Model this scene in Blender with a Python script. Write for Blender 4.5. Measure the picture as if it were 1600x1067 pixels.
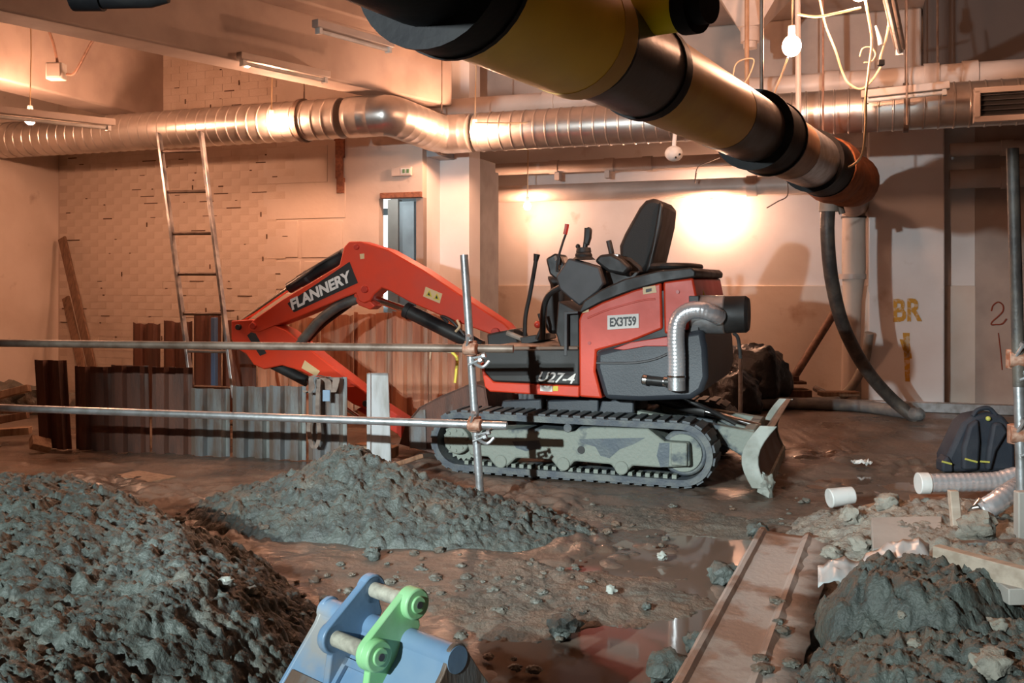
import bpy, bmesh, math, random
import numpy as np
from mathutils import Vector, Matrix

for o in list(bpy.data.objects):
    bpy.data.objects.remove(o, do_unlink=True)
random.seed(7)
scene = bpy.context.scene
COL = scene.collection

# ------------------------------------------------------------------ camera
F = 1500.0          # focal length in pixels of the 1600 px wide frame
HZ = 440.0          # row of the horizon (the camera is level, the frame is cropped)
CH = 1.35           # camera height
cam_d = bpy.data.cameras.new('camera')
cam_d.sensor_width = 36.0
cam_d.lens = 36.0 * F / 1600.0
cam_d.shift_y = -(1067 / 2.0 - HZ) / 1600.0
cam_d.clip_start = 0.05
cam = bpy.data.objects.new('camera', cam_d)
cam.location = (0, 0, CH)
cam.rotation_euler = (math.radians(90), 0, 0)
COL.objects.link(cam)
scene.camera = cam

# ------------------------------------------------------------------ world, lights, exposure
scene.view_settings.view_transform = 'Standard'
scene.view_settings.look = 'None'
scene.view_settings.gamma = 1.0
scene.view_settings.use_curve_mapping = False
scene.view_settings.exposure = 0.0
world = bpy.data.worlds.new('world')
scene.world = world
world.use_nodes = True
world.node_tree.nodes['Background'].inputs[0].default_value = (1.0, 0.72, 0.55, 1)
world.node_tree.nodes['Background'].inputs[1].default_value = 0.02

WARM = (1.0, 0.50, 0.28)
BULB_STRENGTH = 1250.0
def light(name, kind, loc, energy, color, size=None):
    d = bpy.data.lights.new(name, kind)
    d.energy = energy
    d.color = color
    o = bpy.data.objects.new(name, d)
    o.location = loc
    COL.objects.link(o)
    return o, d
def aim(o, target):
    o.rotation_euler = (Vector(target) - o.location).to_track_quat('-Z', 'Y').to_euler()
# site floodlight standing left of the photographer
lo, ld = light('site_floodlight', 'SPOT', (-3.9, -3.0, 3.03), 3500, (0.86, 1.0, 0.99))
ld.spot_size = math.radians(58)
ld.spot_blend = 0.3
ld.shadow_soft_size = 0.04
aim(lo, (2.05, 6.5, 0.40))

# second, weaker work light on the same stand side, reaching the back walls
lo, ld = light('work_light', 'SPOT', (-2.6, 0.0, 2.15), 1500, (0.86, 0.97, 1.0))
ld.spot_size = math.radians(50)
ld.spot_blend = 0.5
ld.shadow_soft_size = 0.05
aim(lo, (2.6, 10.0, 1.1))

# ------------------------------------------------------------------ pixel helpers
YAW = math.radians(20)
TAN = math.tan(YAW)
EX = Vector((math.cos(YAW), -math.sin(YAW), 0))     # along the back walls, to the right
EY = Vector((math.sin(YAW), math.cos(YAW), 0))      # into the walls
EZ = Vector((0, 0, 1))
def W(u, v, Y):
    return Vector(((u - 800) * Y / F, Y, CH + (HZ - v) * Y / F))
def G(u, v, z=0.0):
    Y = F * (CH - z) / (v - HZ)
    return W(u, v, Y)
def yplane(u, c):
    return c / (1 + TAN * (u - 800) / F)
def WP(u, v, c):                                     # on the plane parallel to the walls that meets X=0 at Y=c
    return W(u, v, yplane(u, c))

# ------------------------------------------------------------------ numpy noise
def _h(ix, iy, seed):
    n = (ix.astype(np.int64) * 374761393 + iy.astype(np.int64) * 668265263 + seed * 1274126177) & 0xffffffff
    n = ((n ^ (n >> 13)) * 1274126177) & 0xffffffff
    n = n ^ (n >> 16)
    return (n & 0xffffff) / float(0xffffff)
def vnoise(x, y, seed=0):
    ix = np.floor(x); iy = np.floor(y)
    fx = x - ix; fy = y - iy
    fx = fx * fx * (3 - 2 * fx); fy = fy * fy * (3 - 2 * fy)
    a = _h(ix, iy, seed); b = _h(ix + 1, iy, seed); c = _h(ix, iy + 1, seed); d = _h(ix + 1, iy + 1, seed)
    return (a * (1 - fx) + b * fx) * (1 - fy) + (c * (1 - fx) + d * fx) * fy
def fbm(x, y, seed=0, oct=4):
    s = 0; a = 0.5
    for k in range(oct):
        s = s + a * vnoise(x, y, seed + k); x = x * 2.03; y = y * 2.03; a *= 0.5
    return s
def lumps(x, y, seed=0, r=0.62):
    """half-round clods: height of the ball of the nearest cell point"""
    ix = np.floor(x); iy = np.floor(y)
    best = np.zeros_like(x)
    for dx in (-1, 0, 1):
        for dy in (-1, 0, 1):
            jx = ix + dx; jy = iy + dy
            px = jx + _h(jx, jy, seed); py = jy + _h(jx, jy, seed + 1)
            rr = r * (0.45 + 0.75 * _h(jx, jy, seed + 2))
            ax = 0.6 + 0.9 * _h(jx, jy, seed + 3)
            d2 = ((x - px) * ax) ** 2 + ((y - py) / ax) ** 2
            hgt = np.sqrt(np.maximum(0, rr * rr - d2))
            best = np.maximum(best, hgt)
    return best

def chunks(x, y, seed=0):
    """angular clods: tilted plateaus with gaps between them"""
    ix = np.floor(x); iy = np.floor(y)
    f1 = np.full(x.shape, 9.0); f2 = np.full(x.shape, 9.0)
    ht = np.zeros_like(x)
    for dx in (-1, 0, 1):
        for dy in (-1, 0, 1):
            jx = ix + dx; jy = iy + dy
            px = jx + _h(jx, jy, seed); py = jy + _h(jx, jy, seed + 1)
            d = np.hypot(x - px, y - py)
            top = 0.15 + 0.85 * _h(jx, jy, seed + 2) + (x - px) * 1.1 * (_h(jx, jy, seed + 3) - 0.5) + (y - py) * 1.1 * (_h(jx, jy, seed + 4) - 0.5)
            m = d < f1
            f2 = np.where(m, f1, np.minimum(f2, d)); ht = np.where(m, top, ht); f1 = np.where(m, d, f1)
    e = np.clip((f2 - f1) * 3.5, 0, 1)
    return ht * e ** 0.6

# ------------------------------------------------------------------ mesh building
class MB:
    def __init__(s):
        s.v = []; s.f = []
    def add(s, vs, fs):
        n = len(s.v)
        s.v += [tuple(p) for p in vs]
        s.f += [tuple(i + n for i in f) for f in fs]
        return s
    def box(s, c, d, ax=None):
        c = Vector(c)
        ax = ax or (Vector((1, 0, 0)), Vector((0, 1, 0)), Vector((0, 0, 1)))
        vs = []
        for i in (-1, 1):
            for j in (-1, 1):
                for k in (-1, 1):
                    vs.append(c + ax[0] * (i * d[0] / 2) + ax[1] * (j * d[1] / 2) + ax[2] * (k * d[2] / 2))
        return s.add(vs, [(0, 1, 3, 2), (4, 6, 7, 5), (0, 4, 5, 1), (2, 3, 7, 6), (0, 2, 6, 4), (1, 5, 7, 3)])
    def prism(s, pts, off):
        """planar outline (3D points) pushed along off"""
        n = len(pts); off = Vector(off)
        pts = [Vector(p) for p in pts]
        vs = pts + [p + off for p in pts]
        fs = [tuple(range(n - 1, -1, -1)), tuple(range(n, 2 * n))]
        fs += [(i, (i + 1) % n, n + (i + 1) % n, n + i) for i in range(n)]
        return s.add(vs, fs)
    def tube(s, path, r, n=12, caps=True):
        path = [Vector(p) for p in path]
        m = len(path)
        rs = r if isinstance(r, (list, tuple)) else [r] * m
        tans = []
        for i in range(m):
            t = None
            a, b = i - 1, i + 1
            while a >= 0 and (path[i] - path[a]).length < 1e-5: a -= 1
            while b < m and (path[b] - path[i]).length < 1e-5: b += 1
            t = Vector((0, 0, 0))
            if a >= 0: t += (path[i] - path[a]).normalized()
            if b < m: t += (path[b] - path[i]).normalized()
            tans.append(t.normalized())
        ref = Vector((0, 0, 1)) if abs(tans[0].z) < 0.9 else Vector((1, 0, 0))
        nx = (ref - tans[0] * ref.dot(tans[0])).normalized()
        vs = []; fs = []
        for i in range(m):
            t = tans[i]
            nx = (nx - t * nx.dot(t)).normalized()
            ny = t.cross(nx)
            for k in range(n):
                a = 2 * math.pi * k / n
                vs.append(path[i] + nx * (rs[i] * math.cos(a)) + ny * (rs[i] * math.sin(a)))
        for i in range(m - 1):
            for k in range(n):
                k2 = (k + 1) % n
                fs.append((i * n + k, i * n + k2, (i + 1) * n + k2, (i + 1) * n + k))
        if caps:
            fs.append(tuple(range(n - 1, -1, -1)))
            fs.append(tuple((m - 1) * n + k for k in range(n)))
        return s.add(vs, fs)
    def ball(s, c, r, nu=10, nv=7, sc=(1, 1, 1)):
        c = Vector(c); vs = [c + Vector((0, 0, r * sc[2]))]; fs = []
        for j in range(1, nv):
            th = math.pi * j / nv
            for i in range(nu):
                a = 2 * math.pi * i / nu
                vs.append(c + Vector((r * sc[0] * math.sin(th) * math.cos(a), r * sc[1] * math.sin(th) * math.sin(a), r * sc[2] * math.cos(th))))
        vs.append(c - Vector((0, 0, r * sc[2])))
        for i in range(nu):
            fs.append((0, 1 + i, 1 + (i + 1) % nu))
            for j in range(nv - 2):
                a = 1 + j * nu
                fs.append((a + i, a + nu + i, a + nu + (i + 1) % nu, a + (i + 1) % nu))
            a = 1 + (nv - 2) * nu
            fs.append((a + i, len(vs) - 1, a + (i + 1) % nu))
        return s.add(vs, fs)
    def grid(s, P):
        """P[i][j] points"""
        a = len(P); b = len(P[0])
        vs = [p for row in P for p in row]
        fs = [(i * b + j, i * b + j + 1, (i + 1) * b + j + 1, (i + 1) * b + j) for i in range(a - 1) for j in range(b - 1)]
        return s.add(vs, fs)

def smooth_path(pts, n=8):
    """Catmull-Rom through the points"""
    pts = [Vector(p) for p in pts]
    P = [pts[0] * 2 - pts[1]] + pts + [pts[-1] * 2 - pts[-2]]
    out = []
    for i in range(1, len(P) - 2):
        for k in range(n):
            t = k / n
            out.append(0.5 * ((2 * P[i]) + (P[i + 1] - P[i - 1]) * t + (2 * P[i - 1] - 5 * P[i] + 4 * P[i + 1] - P[i + 2]) * t * t
                              + (3 * P[i] - P[i - 1] - 3 * P[i + 1] + P[i + 2]) * t ** 3))
    out.append(pts[-1])
    return out

def mesh_of(name, mb, mat, smooth=35):
    me = bpy.data.meshes.new(name)
    me.from_pydata([tuple(p) for p in mb.v], [], mb.f)
    bm = bmesh.new(); bm.from_mesh(me)
    bmesh.ops.recalc_face_normals(bm, faces=bm.faces)
    bm.to_mesh(me); bm.free()
    if mat: me.materials.append(mat)
    if smooth:
        me.polygons.foreach_set('use_smooth', [True] * len(me.polygons))
        me.set_sharp_from_angle(angle=math.radians(smooth))
    me.update()
    return me
def link(name, me, parent=None, loc=None):
    o = bpy.data.objects.new(name, me)
    COL.objects.link(o)
    if parent is not None: o.parent = parent
    if loc is not None: o.location = loc
    return o
def tag(o, label, cat, group=None, kind=None):
    o['label'] = label; o['category'] = cat
    if group: o['group'] = group
    if kind: o['kind'] = kind
    return o
def thing(name, label, cat, loc=(0, 0, 0), rotz=0, group=None):
    o = bpy.data.objects.new(name, None)
    o.empty_display_size = 0.1
    o.location = loc; o.rotation_euler = (0, 0, rotz)
    COL.objects.link(o)
    return tag(o, label, cat, group)
def bevel(o, w, seg=2):
    m = o.modifiers.new('bevel', 'BEVEL'); m.width = w; m.segments = seg; m.limit_method = 'ANGLE'; m.angle_limit = math.radians(40)
    return o
def abs_loc(o):
    v = Vector((0, 0, 0))
    while o is not None:
        v = v + o.location; o = o.parent
    return v
def part(name, mb, mat, parent, smooth=35, bev=None, label=None, local=False):
    """child mesh; mb in world coordinates unless local (then in the frame of the top thing)"""
    me_mb = mb
    if not local:
        L = abs_loc(parent)
        me_mb = MB(); me_mb.v = [tuple(Vector(p) - L) for p in mb.v]; me_mb.f = mb.f
    o = link(name, mesh_of(name, me_mb, mat, smooth), parent)
    if bev: bevel(o, bev)
    if label: o['label'] = label
    return o
def solid(name, mb, mat, label=None, cat=None, smooth=35, bev=None, kind=None, group=None):
    """a thing of one mesh in world coordinates, origin at its base"""
    xs = np.array([tuple(p) for p in mb.v])
    c = Vector(((xs[:, 0].min() + xs[:, 0].max()) / 2, (xs[:, 1].min() + xs[:, 1].max()) / 2, xs[:, 2].min()))
    m2 = MB(); m2.v = [tuple(Vector(p) - c) for p in mb.v]; m2.f = mb.f
    o = link(name, mesh_of(name, m2, mat, smooth), None, c)
    if bev: bevel(o, bev)
    if label: o['label'] = label
    if cat: o['category'] = cat
    if kind: o['kind'] = kind
    if group: o['group'] = group
    return o
def structure(name, mb, mat, label=None, smooth=35, bev=None):
    o = solid(name, mb, mat, label, None, smooth, bev, 'structure')
    return o

# ------------------------------------------------------------------ materials
def srgb(r, g, b):
    def c(x):
        x /= 255.0
        return x / 12.92 if x <= 0.04045 else ((x + 0.055) / 1.055) ** 2.4
    return (c(r), c(g), c(b), 1)
def material(name, col, rough=0.6, metal=0.0, col2=None, scale=6.0, lo=0.4, hi=0.65, bump=0.0, bscale=40.0, rough2=None,
             stretch=(1, 1, 1), col3=None, scale3=2.0, lo3=0.5, hi3=0.6, spec=0.5, detail=6.0, coat=0.0, bdist=0.01):
    m = bpy.data.materials.new(name); m.use_nodes = True
    nt = m.node_tree; N = nt.nodes; L = nt.links
    b = N['Principled BSDF']
    b.inputs['Base Color'].default_value = col
    b.inputs['Roughness'].default_value = rough
    b.inputs['Metallic'].default_value = metal
    b.inputs['Specular IOR Level'].default_value = spec
    b.inputs['Coat Weight'].default_value = coat
    tc = N.new('ShaderNodeTexCoord'); mp = N.new('ShaderNodeMapping')
    mp.inputs['Scale'].default_value = stretch
    geo = N.new('ShaderNodeNewGeometry')
    L.new(tc.outputs['Object'], mp.inputs['Vector'])
    def ramp(sc, l, h, off):
        n = N.new('ShaderNodeTexNoise'); n.inputs['Scale'].default_value = sc; n.inputs['Detail'].default_value = detail
        add = N.new('ShaderNodeVectorMath'); add.operation = 'ADD'; add.inputs[1].default_value = (off, off * 1.7, off * 0.6)
        L.new(mp.outputs[0], add.inputs[0]); L.new(add.outputs[0], n.inputs['Vector'])
        r = N.new('ShaderNodeMapRange'); r.inputs['From Min'].default_value = l; r.inputs['From Max'].default_value = h
        L.new(n.outputs['Fac'], r.inputs['Value'])
        return r.outputs[0]
    cur = None
    if col2 is not None:
        f = ramp(scale, lo, hi, 3.1)
        mx = N.new('ShaderNodeMix'); mx.data_type = 'RGBA'
        mx.inputs['A'].default_value = col; mx.inputs['B'].default_value = col2
        L.new(f, mx.inputs['Factor']); cur = mx.outputs['Result']
        if rough2 is not None:
            rr = N.new('ShaderNodeMapRange'); rr.inputs['To Min'].default_value = rough; rr.inputs['To Max'].default_value = rough2
            L.new(f, rr.inputs['Value']); L.new(rr.outputs[0], b.inputs['Roughness'])
    if col3 is not None:
        f = ramp(scale3, lo3, hi3, 9.7)
        mx = N.new('ShaderNodeMix'); mx.data_type = 'RGBA'
        if cur: L.new(cur, mx.inputs['A'])
        else: mx.inputs['A'].default_value = col
        mx.inputs['B'].default_value = col3
        L.new(f, mx.inputs['Factor']); cur = mx.outputs['Result']
    if cur: L.new(cur, b.inputs['Base Color'])
    if bump > 0:
        n = N.new('ShaderNodeTexNoise'); n.inputs['Scale'].default_value = bscale; n.inputs['Detail'].default_value = 8
        L.new(mp.outputs[0], n.inputs['Vector'])
        bp = N.new('ShaderNodeBump'); bp.inputs['Strength'].default_value = bump; bp.inputs['Distance'].default_value = bdist
        L.new(n.outputs['Fac'], bp.inputs['Height']); L.new(bp.outputs[0], b.inputs['Normal'])
    return m
def emission(name, col, strength):
    m = bpy.data.materials.new(name); m.use_nodes = True
    nt = m.node_tree
    b = nt.nodes['Principled BSDF']
    b.inputs['Base Color'].default_value = col
    b.inputs['Emission Color'].default_value = col
    b.inputs['Emission Strength'].default_value = strength
    return m
M = {}
M['plaster'] = material('plaster', (0.58, 0.49, 0.42, 1), 0.75, col2=(0.49, 0.40, 0.33, 1), scale=1.6, lo=0.42, hi=0.7, bump=0.25, bscale=18,
                        col3=(0.33, 0.25, 0.20, 1), scale3=3.3, lo3=0.64, hi3=0.76)
M['plaster_white'] = material('plaster_white', (0.74, 0.72, 0.71, 1), 0.7, col2=(0.66, 0.62, 0.60, 1), scale=1.3, bump=0.2, bscale=16, col3=(0.45, 0.36, 0.30, 1), scale3=2.6, lo3=0.64, hi3=0.80)
M['plaster_stained'] = material('plaster_stained', (0.70, 0.62, 0.55, 1), 0.75, col2=(0.62, 0.51, 0.43, 1), scale=1.6, bump=0.25, bscale=18, col3=(0.36, 0.20, 0.12, 1), scale3=2.2, lo3=0.62, hi3=0.78)
M['paint_brick'] = material('paint_brick', (0.56, 0.46, 0.38, 1), 0.7, col2=(0.48, 0.38, 0.30, 1), scale=4, bump=0.3, bscale=60)
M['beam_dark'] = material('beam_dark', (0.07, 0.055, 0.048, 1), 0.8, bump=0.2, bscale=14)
M['joint'] = material('joint', (0.10, 0.055, 0.035, 1), 0.9)
M['mortar'] = material('mortar', (0.48, 0.38, 0.31, 1), 0.9, bump=0.3, bscale=60)
M['concrete'] = material('concrete', (0.45, 0.37, 0.32, 1), 0.8, col2=(0.36, 0.29, 0.25, 1), scale=2.5, bump=0.2, bscale=14)
M['dark_wall'] = material('dark_wall', (0.30, 0.25, 0.22, 1), 0.8, col2=(0.22, 0.18, 0.16, 1), scale=2.0, bump=0.2, bscale=20)
M['grey_wall'] = material('grey_wall', (0.38, 0.40, 0.42, 1), 0.7, col2=(0.28, 0.29, 0.30, 1), scale=3.0, bump=0.1, bscale=20)
M['rust_wall'] = material('rust_wall', (0.32, 0.13, 0.07, 1), 0.9, col2=(0.20, 0.08, 0.05, 1), scale=30, bump=0.6, bscale=60)
M['mud'] = material('mud', (0.104, 0.074, 0.056, 1), 0.24, col2=(0.150, 0.112, 0.088, 1), scale=1.7, lo=0.4, hi=0.62, rough2=0.62, bump=0.55, bscale=26,
                    col3=(0.115, 0.098, 0.082, 1), scale3=7, lo3=0.5, hi3=0.68, bdist=0.012)
M['water'] = material('water', (0.155, 0.110, 0.085, 1), 0.06, bump=0.03, bscale=9, spec=0.4)
M['clay'] = material('clay', (0.088, 0.101, 0.091, 1), 0.55, col2=(0.058, 0.066, 0.062, 1), scale=9, bump=0.7, bscale=70,
                     col3=(0.115, 0.110, 0.092, 1), scale3=4.5, lo3=0.56, hi3=0.68, bdist=0.012)
M['clay_brown'] = material('clay_brown', (0.125, 0.115, 0.095, 1), 0.5, col2=(0.10, 0.105, 0.092, 1), scale=5, bump=0.7, bscale=60,
                     col3=(0.15, 0.10, 0.07, 1), scale3=3.0, lo3=0.5, hi3=0.66, bdist=0.012)
M['rubble'] = material('rubble', (0.26, 0.24, 0.20, 1), 0.8, col2=(0.17, 0.16, 0.14, 1), scale=8, bump=0.7, bscale=60, bdist=0.012)
M['rust'] = material('rust', (0.115, 0.043, 0.026, 1), 0.65, col2=(0.065, 0.028, 0.019, 1), scale=5, bump=0.3, bscale=50, stretch=(2.5, 2.5, 0.5),
                     col3=(0.16, 0.14, 0.13, 1), scale3=1.8, lo3=0.64, hi3=0.80)
M['rust_light'] = material('rust_light', (0.42, 0.19, 0.105, 1), 0.6, col2=(0.27, 0.11, 0.06, 1), scale=5, bump=0.3, bscale=50, stretch=(3, 3, 0.35),
                     col3=(0.40, 0.28, 0.20, 1), scale3=2.2, lo3=0.58, hi3=0.70)
M['steel_sheet'] = material('steel_sheet', (0.15, 0.155, 0.16, 1), 0.55, 0.2, col2=(0.115, 0.075, 0.055, 1), scale=4, lo=0.38, hi=0.58, bump=0.2, bscale=50, stretch=(2.5, 2.5, 0.6),
                     col3=(0.23, 0.245, 0.235, 1), scale3=3, lo3=0.56, hi3=0.66)
M['galv'] = material('galv', (0.52, 0.54, 0.56, 1), 0.36, 0.75, col2=(0.36, 0.36, 0.36, 1), scale=14, bump=0.12, bscale=60)
M['galv_worn'] = material('galv_worn', (0.19, 0.14, 0.11, 1), 0.5, 0.3, col2=(0.11, 0.07, 0.05, 1), scale=9, bump=0.12, bscale=60)
M['galv_rust'] = material('galv_rust', (0.42, 0.25, 0.18, 1), 0.6, 0.3, col2=(0.28, 0.10, 0.05, 1), scale=30, bump=0.3, bscale=80)
M['duct'] = material('duct', (0.62, 0.58, 0.54, 1), 0.30, 0.9, col2=(0.48, 0.44, 0.40, 1), scale=5, rough2=0.42, bump=0.03, bscale=30)
M['alu'] = material('alu', (0.27, 0.27, 0.28, 1), 0.34, 0.9, col2=(0.5, 0.48, 0.46, 1), scale=10, rough2=0.45)
M['foil'] = material('foil', (0.82, 0.83, 0.86, 1), 0.22, 0.72, bump=0.12, bscale=90)
M['chrome'] = material('chrome', (0.85, 0.83, 0.80, 1), 0.12, 1.0)
M['red'] = material('red', (0.60, 0.042, 0.012, 1), 0.42, col2=(0.52, 0.042, 0.015, 1), scale=4, rough2=0.5, coat=0.04, bump=0.04, bscale=60)
M['red_dark'] = material('red_dark', (0.40, 0.030, 0.016, 1), 0.4)
M['black'] = material('black', (0.011, 0.010, 0.010, 1), 0.5, col2=(0.024, 0.022, 0.021, 1), scale=7, rough2=0.65, bump=0.05, bscale=90)
M['black_gloss'] = material('black_gloss', (0.012, 0.012, 0.013, 1), 0.28, col2=(0.03, 0.028, 0.026, 1), scale=5, rough2=0.45, bump=0.05, bscale=30)
M['seat'] = material('seat', (0.013, 0.011, 0.010, 1), 0.7, bump=0.2, bscale=160)
M['dkgrey'] = material('dkgrey', (0.055, 0.052, 0.055, 1), 0.55, col2=(0.04, 0.038, 0.04, 1), scale=6)
M['cweight'] = material('cweight', (0.022, 0.026, 0.034, 1), 0.5, col2=(0.036, 0.041, 0.05, 1), scale=3, bump=0.1, bscale=90)
M['rubber'] = material('rubber', (0.060, 0.070, 0.086, 1), 0.62, col2=(0.125, 0.135, 0.130, 1), scale=7, lo=0.42, hi=0.62, bump=0.4, bscale=60)
M['muddy_steel'] = material('muddy_steel', (0.205, 0.225, 0.195, 1), 0.7, col2=(0.07, 0.085, 0.095, 1), scale=2.3, lo=0.555, hi=0.585, bump=0.6, bscale=40)
M['bare_steel'] = material('bare_steel', (0.060, 0.075, 0.092, 1), 0.5, 0.2, col2=(0.09, 0.105, 0.11, 1), scale=8, bump=0.2, bscale=50)
M['mud_pale'] = material('mud_pale', (0.34, 0.36, 0.33, 1), 0.75, col2=(0.22, 0.23, 0.20, 1), scale=7, bump=0.5, bscale=40)
M['blade_brown'] = material('blade_brown', (0.15, 0.085, 0.055, 1), 0.6, col2=(0.22, 0.16, 0.12, 1), scale=4, bump=0.3, bscale=30)
M['blue'] = material('blue', (0.115, 0.20, 0.32, 1), 0.42, col2=(0.16, 0.24, 0.34, 1), scale=5, bump=0.06, bscale=50, col3=(0.24, 0.24, 0.24, 1), scale3=3.3, lo3=0.60, hi3=0.70)
M['green'] = material('green', (0.22, 0.52, 0.22, 1), 0.45, col2=(0.30, 0.56, 0.30, 1), scale=6, bump=0.05, bscale=50, col3=(0.36, 0.38, 0.34, 1), scale3=9, lo3=0.66, hi3=0.74)
M['pin'] = material('pin', (0.42, 0.40, 0.33, 1), 0.55, 0.2, col2=(0.26, 0.24, 0.20, 1), scale=25, bump=0.4, bscale=60)
M['yellow'] = material('yellow', (0.80, 0.48, 0.015, 1), 0.42, col2=(0.70, 0.40, 0.015, 1), scale=3, bump=0.03, bscale=30, col3=(0.045, 0.03, 0.02, 1), scale3=9, lo3=0.735, hi3=0.75)
M['yellow_bright'] = material('yellow_bright', (0.85, 0.66, 0.010, 1), 0.4, bump=0.03, bscale=30)
M['yellow_tape'] = material('yellow_tape', (0.56, 0.32, 0.05, 1), 0.45, col2=(0.48, 0.25, 0.04, 1), scale=4, bump=0.04, bscale=25)
M['pipe_black'] = material('pipe_black', (0.007, 0.007, 0.008, 1), 0.5, col2=(0.014, 0.014, 0.014, 1), scale=6, rough2=0.6, spec=0.12, bump=0.15, bscale=25)
M['pipe_dark'] = material('pipe_dark', (0.040, 0.034, 0.030, 1), 0.33, col2=(0.075, 0.055, 0.042, 1), scale=4, rough2=0.5, bump=0.1, bscale=25)
M['pipe_tan'] = material('pipe_tan', (0.36, 0.22, 0.13, 1), 0.5, col2=(0.25, 0.14, 0.08, 1), scale=6)
M['orange_rag'] = material('orange_rag', (0.42, 0.14, 0.045, 1), 0.8, col2=(0.28, 0.09, 0.03, 1), scale=14, bump=0.6, bscale=25)
M['pipe_paint'] = material('pipe_paint', (0.56, 0.49, 0.44, 1), 0.45, col2=(0.46, 0.38, 0.33, 1), scale=2.5, bump=0.08, bscale=20)
M['cable'] = material('cable', (0.62, 0.46, 0.28, 1), 0.5)
M['cable_dark'] = material('cable_dark', (0.05, 0.035, 0.03, 1), 0.5)
M['cable_yellow'] = material('cable_yellow', (0.62, 0.50, 0.05, 1), 0.5)
M['white_plastic'] = material('white_plastic', (0.66, 0.66, 0.64, 1), 0.45, col2=(0.5, 0.5, 0.47, 1), scale=8)
M['white_paint'] = material('white_paint', (0.40, 0.41, 0.42, 1), 0.55, col2=(0.25, 0.245, 0.23, 1), scale=5, stretch=(3, 3, 0.6), bump=0.1, bscale=50)
M['timber'] = material('timber', (0.34, 0.22, 0.14, 1), 0.75, col2=(0.22, 0.13, 0.08, 1), scale=6, stretch=(6, 6, 0.5), bump=0.2, bscale=50)
M['timber_dark'] = material('timber_dark', (0.20, 0.11, 0.065, 1), 0.8, col2=(0.12, 0.065, 0.04, 1), scale=6, stretch=(6, 6, 0.5), bump=0.2, bscale=50)
M['timber_pale'] = material('timber_pale', (0.46, 0.38, 0.31, 1), 0.75, col2=(0.34, 0.27, 0.21, 1), scale=5, stretch=(0.6, 5, 5), bump=0.2, bscale=50)
M['board'] = material('board', (0.40, 0.37, 0.34, 1), 0.7, col2=(0.32, 0.29, 0.26, 1), scale=3, bump=0.15, bscale=30)
M['plastic_sheet'] = material('plastic_sheet', (0.48, 0.51, 0.52, 1), 0.3, col2=(0.3, 0.32, 0.32, 1), scale=5)
M['bag_black'] = material('bag_black', (0.012, 0.012, 0.013, 1), 0.3, bump=0.6, bscale=14, bdist=0.03)
M['navy'] = material('navy', (0.018, 0.024, 0.036, 1), 0.75, col2=(0.028, 0.034, 0.045, 1), scale=9, bump=0.25, bscale=120)
M['lime'] = material('lime', (0.45, 0.46, 0.10, 1), 0.6)
M['hose_dark'] = material('hose_dark', (0.045, 0.040, 0.038, 1), 0.5, col2=(0.10, 0.085, 0.07, 1), scale=9, bump=0.3, bscale=60)
M['hose_grey'] = material('hose_grey', (0.30, 0.26, 0.22, 1), 0.6, col2=(0.2, 0.17, 0.14, 1), scale=9)
M['hose_muddy'] = material('hose_muddy', (0.09, 0.095, 0.10, 1), 0.6, col2=(0.17, 0.16, 0.145, 1), scale=8, bump=0.3, bscale=60)
M['rebar'] = material('rebar', (0.21, 0.11, 0.07, 1), 0.65, col2=(0.14, 0.07, 0.045, 1), scale=20, bump=0.2, bscale=60)
M['sheet_rust'] = material('sheet_rust', (0.30, 0.205, 0.16, 1), 0.38, 0.15, col2=(0.40, 0.36, 0.33, 1), scale=5, lo=0.46, hi=0.54, rough2=0.6, bump=0.25, bscale=40,
                     col3=(0.18, 0.10, 0.065, 1), scale3=3, lo3=0.56, hi3=0.66)
M['sticker_white'] = material('sticker_white', (0.62, 0.58, 0.54, 1), 0.5)
M['sticker_cream'] = material('sticker_cream', (0.60, 0.42, 0.22, 1), 0.5)
M['sticker_yellow'] = material('sticker_yellow', (0.55, 0.42, 0.03, 1), 0.5)
M['ink'] = material('ink', (0.012, 0.012, 0.012, 1), 0.5)
M['paint_ochre'] = material('paint_ochre', (0.50, 0.25, 0.02, 1), 0.7, col2=(0.55, 0.40, 0.25, 1), scale=25, lo=0.5, hi=0.6)
M['paint_red'] = material('paint_red', (0.24, 0.045, 0.02, 1), 0.7)
M['exit_green'] = material('exit_green', (0.10, 0.22, 0.10, 1), 0.5)
M['bulb'] = emission('bulb', (1.0, 0.50, 0.30, 1), BULB_STRENGTH)
M['bulb_mid'] = emission('bulb_mid', (1.0, 0.50, 0.30, 1), BULB_STRENGTH * 0.6)
M['bulb_dim'] = emission('bulb_dim', (1.0, 0.50, 0.30, 1), BULB_STRENGTH * 0.35)
M['daylight'] = emission('daylight', (0.80, 0.97, 1.0, 1), 3.5)
M['tube_lamp'] = emission('tube_lamp', (1.0, 0.66, 0.42, 1), 2.5)

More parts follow.
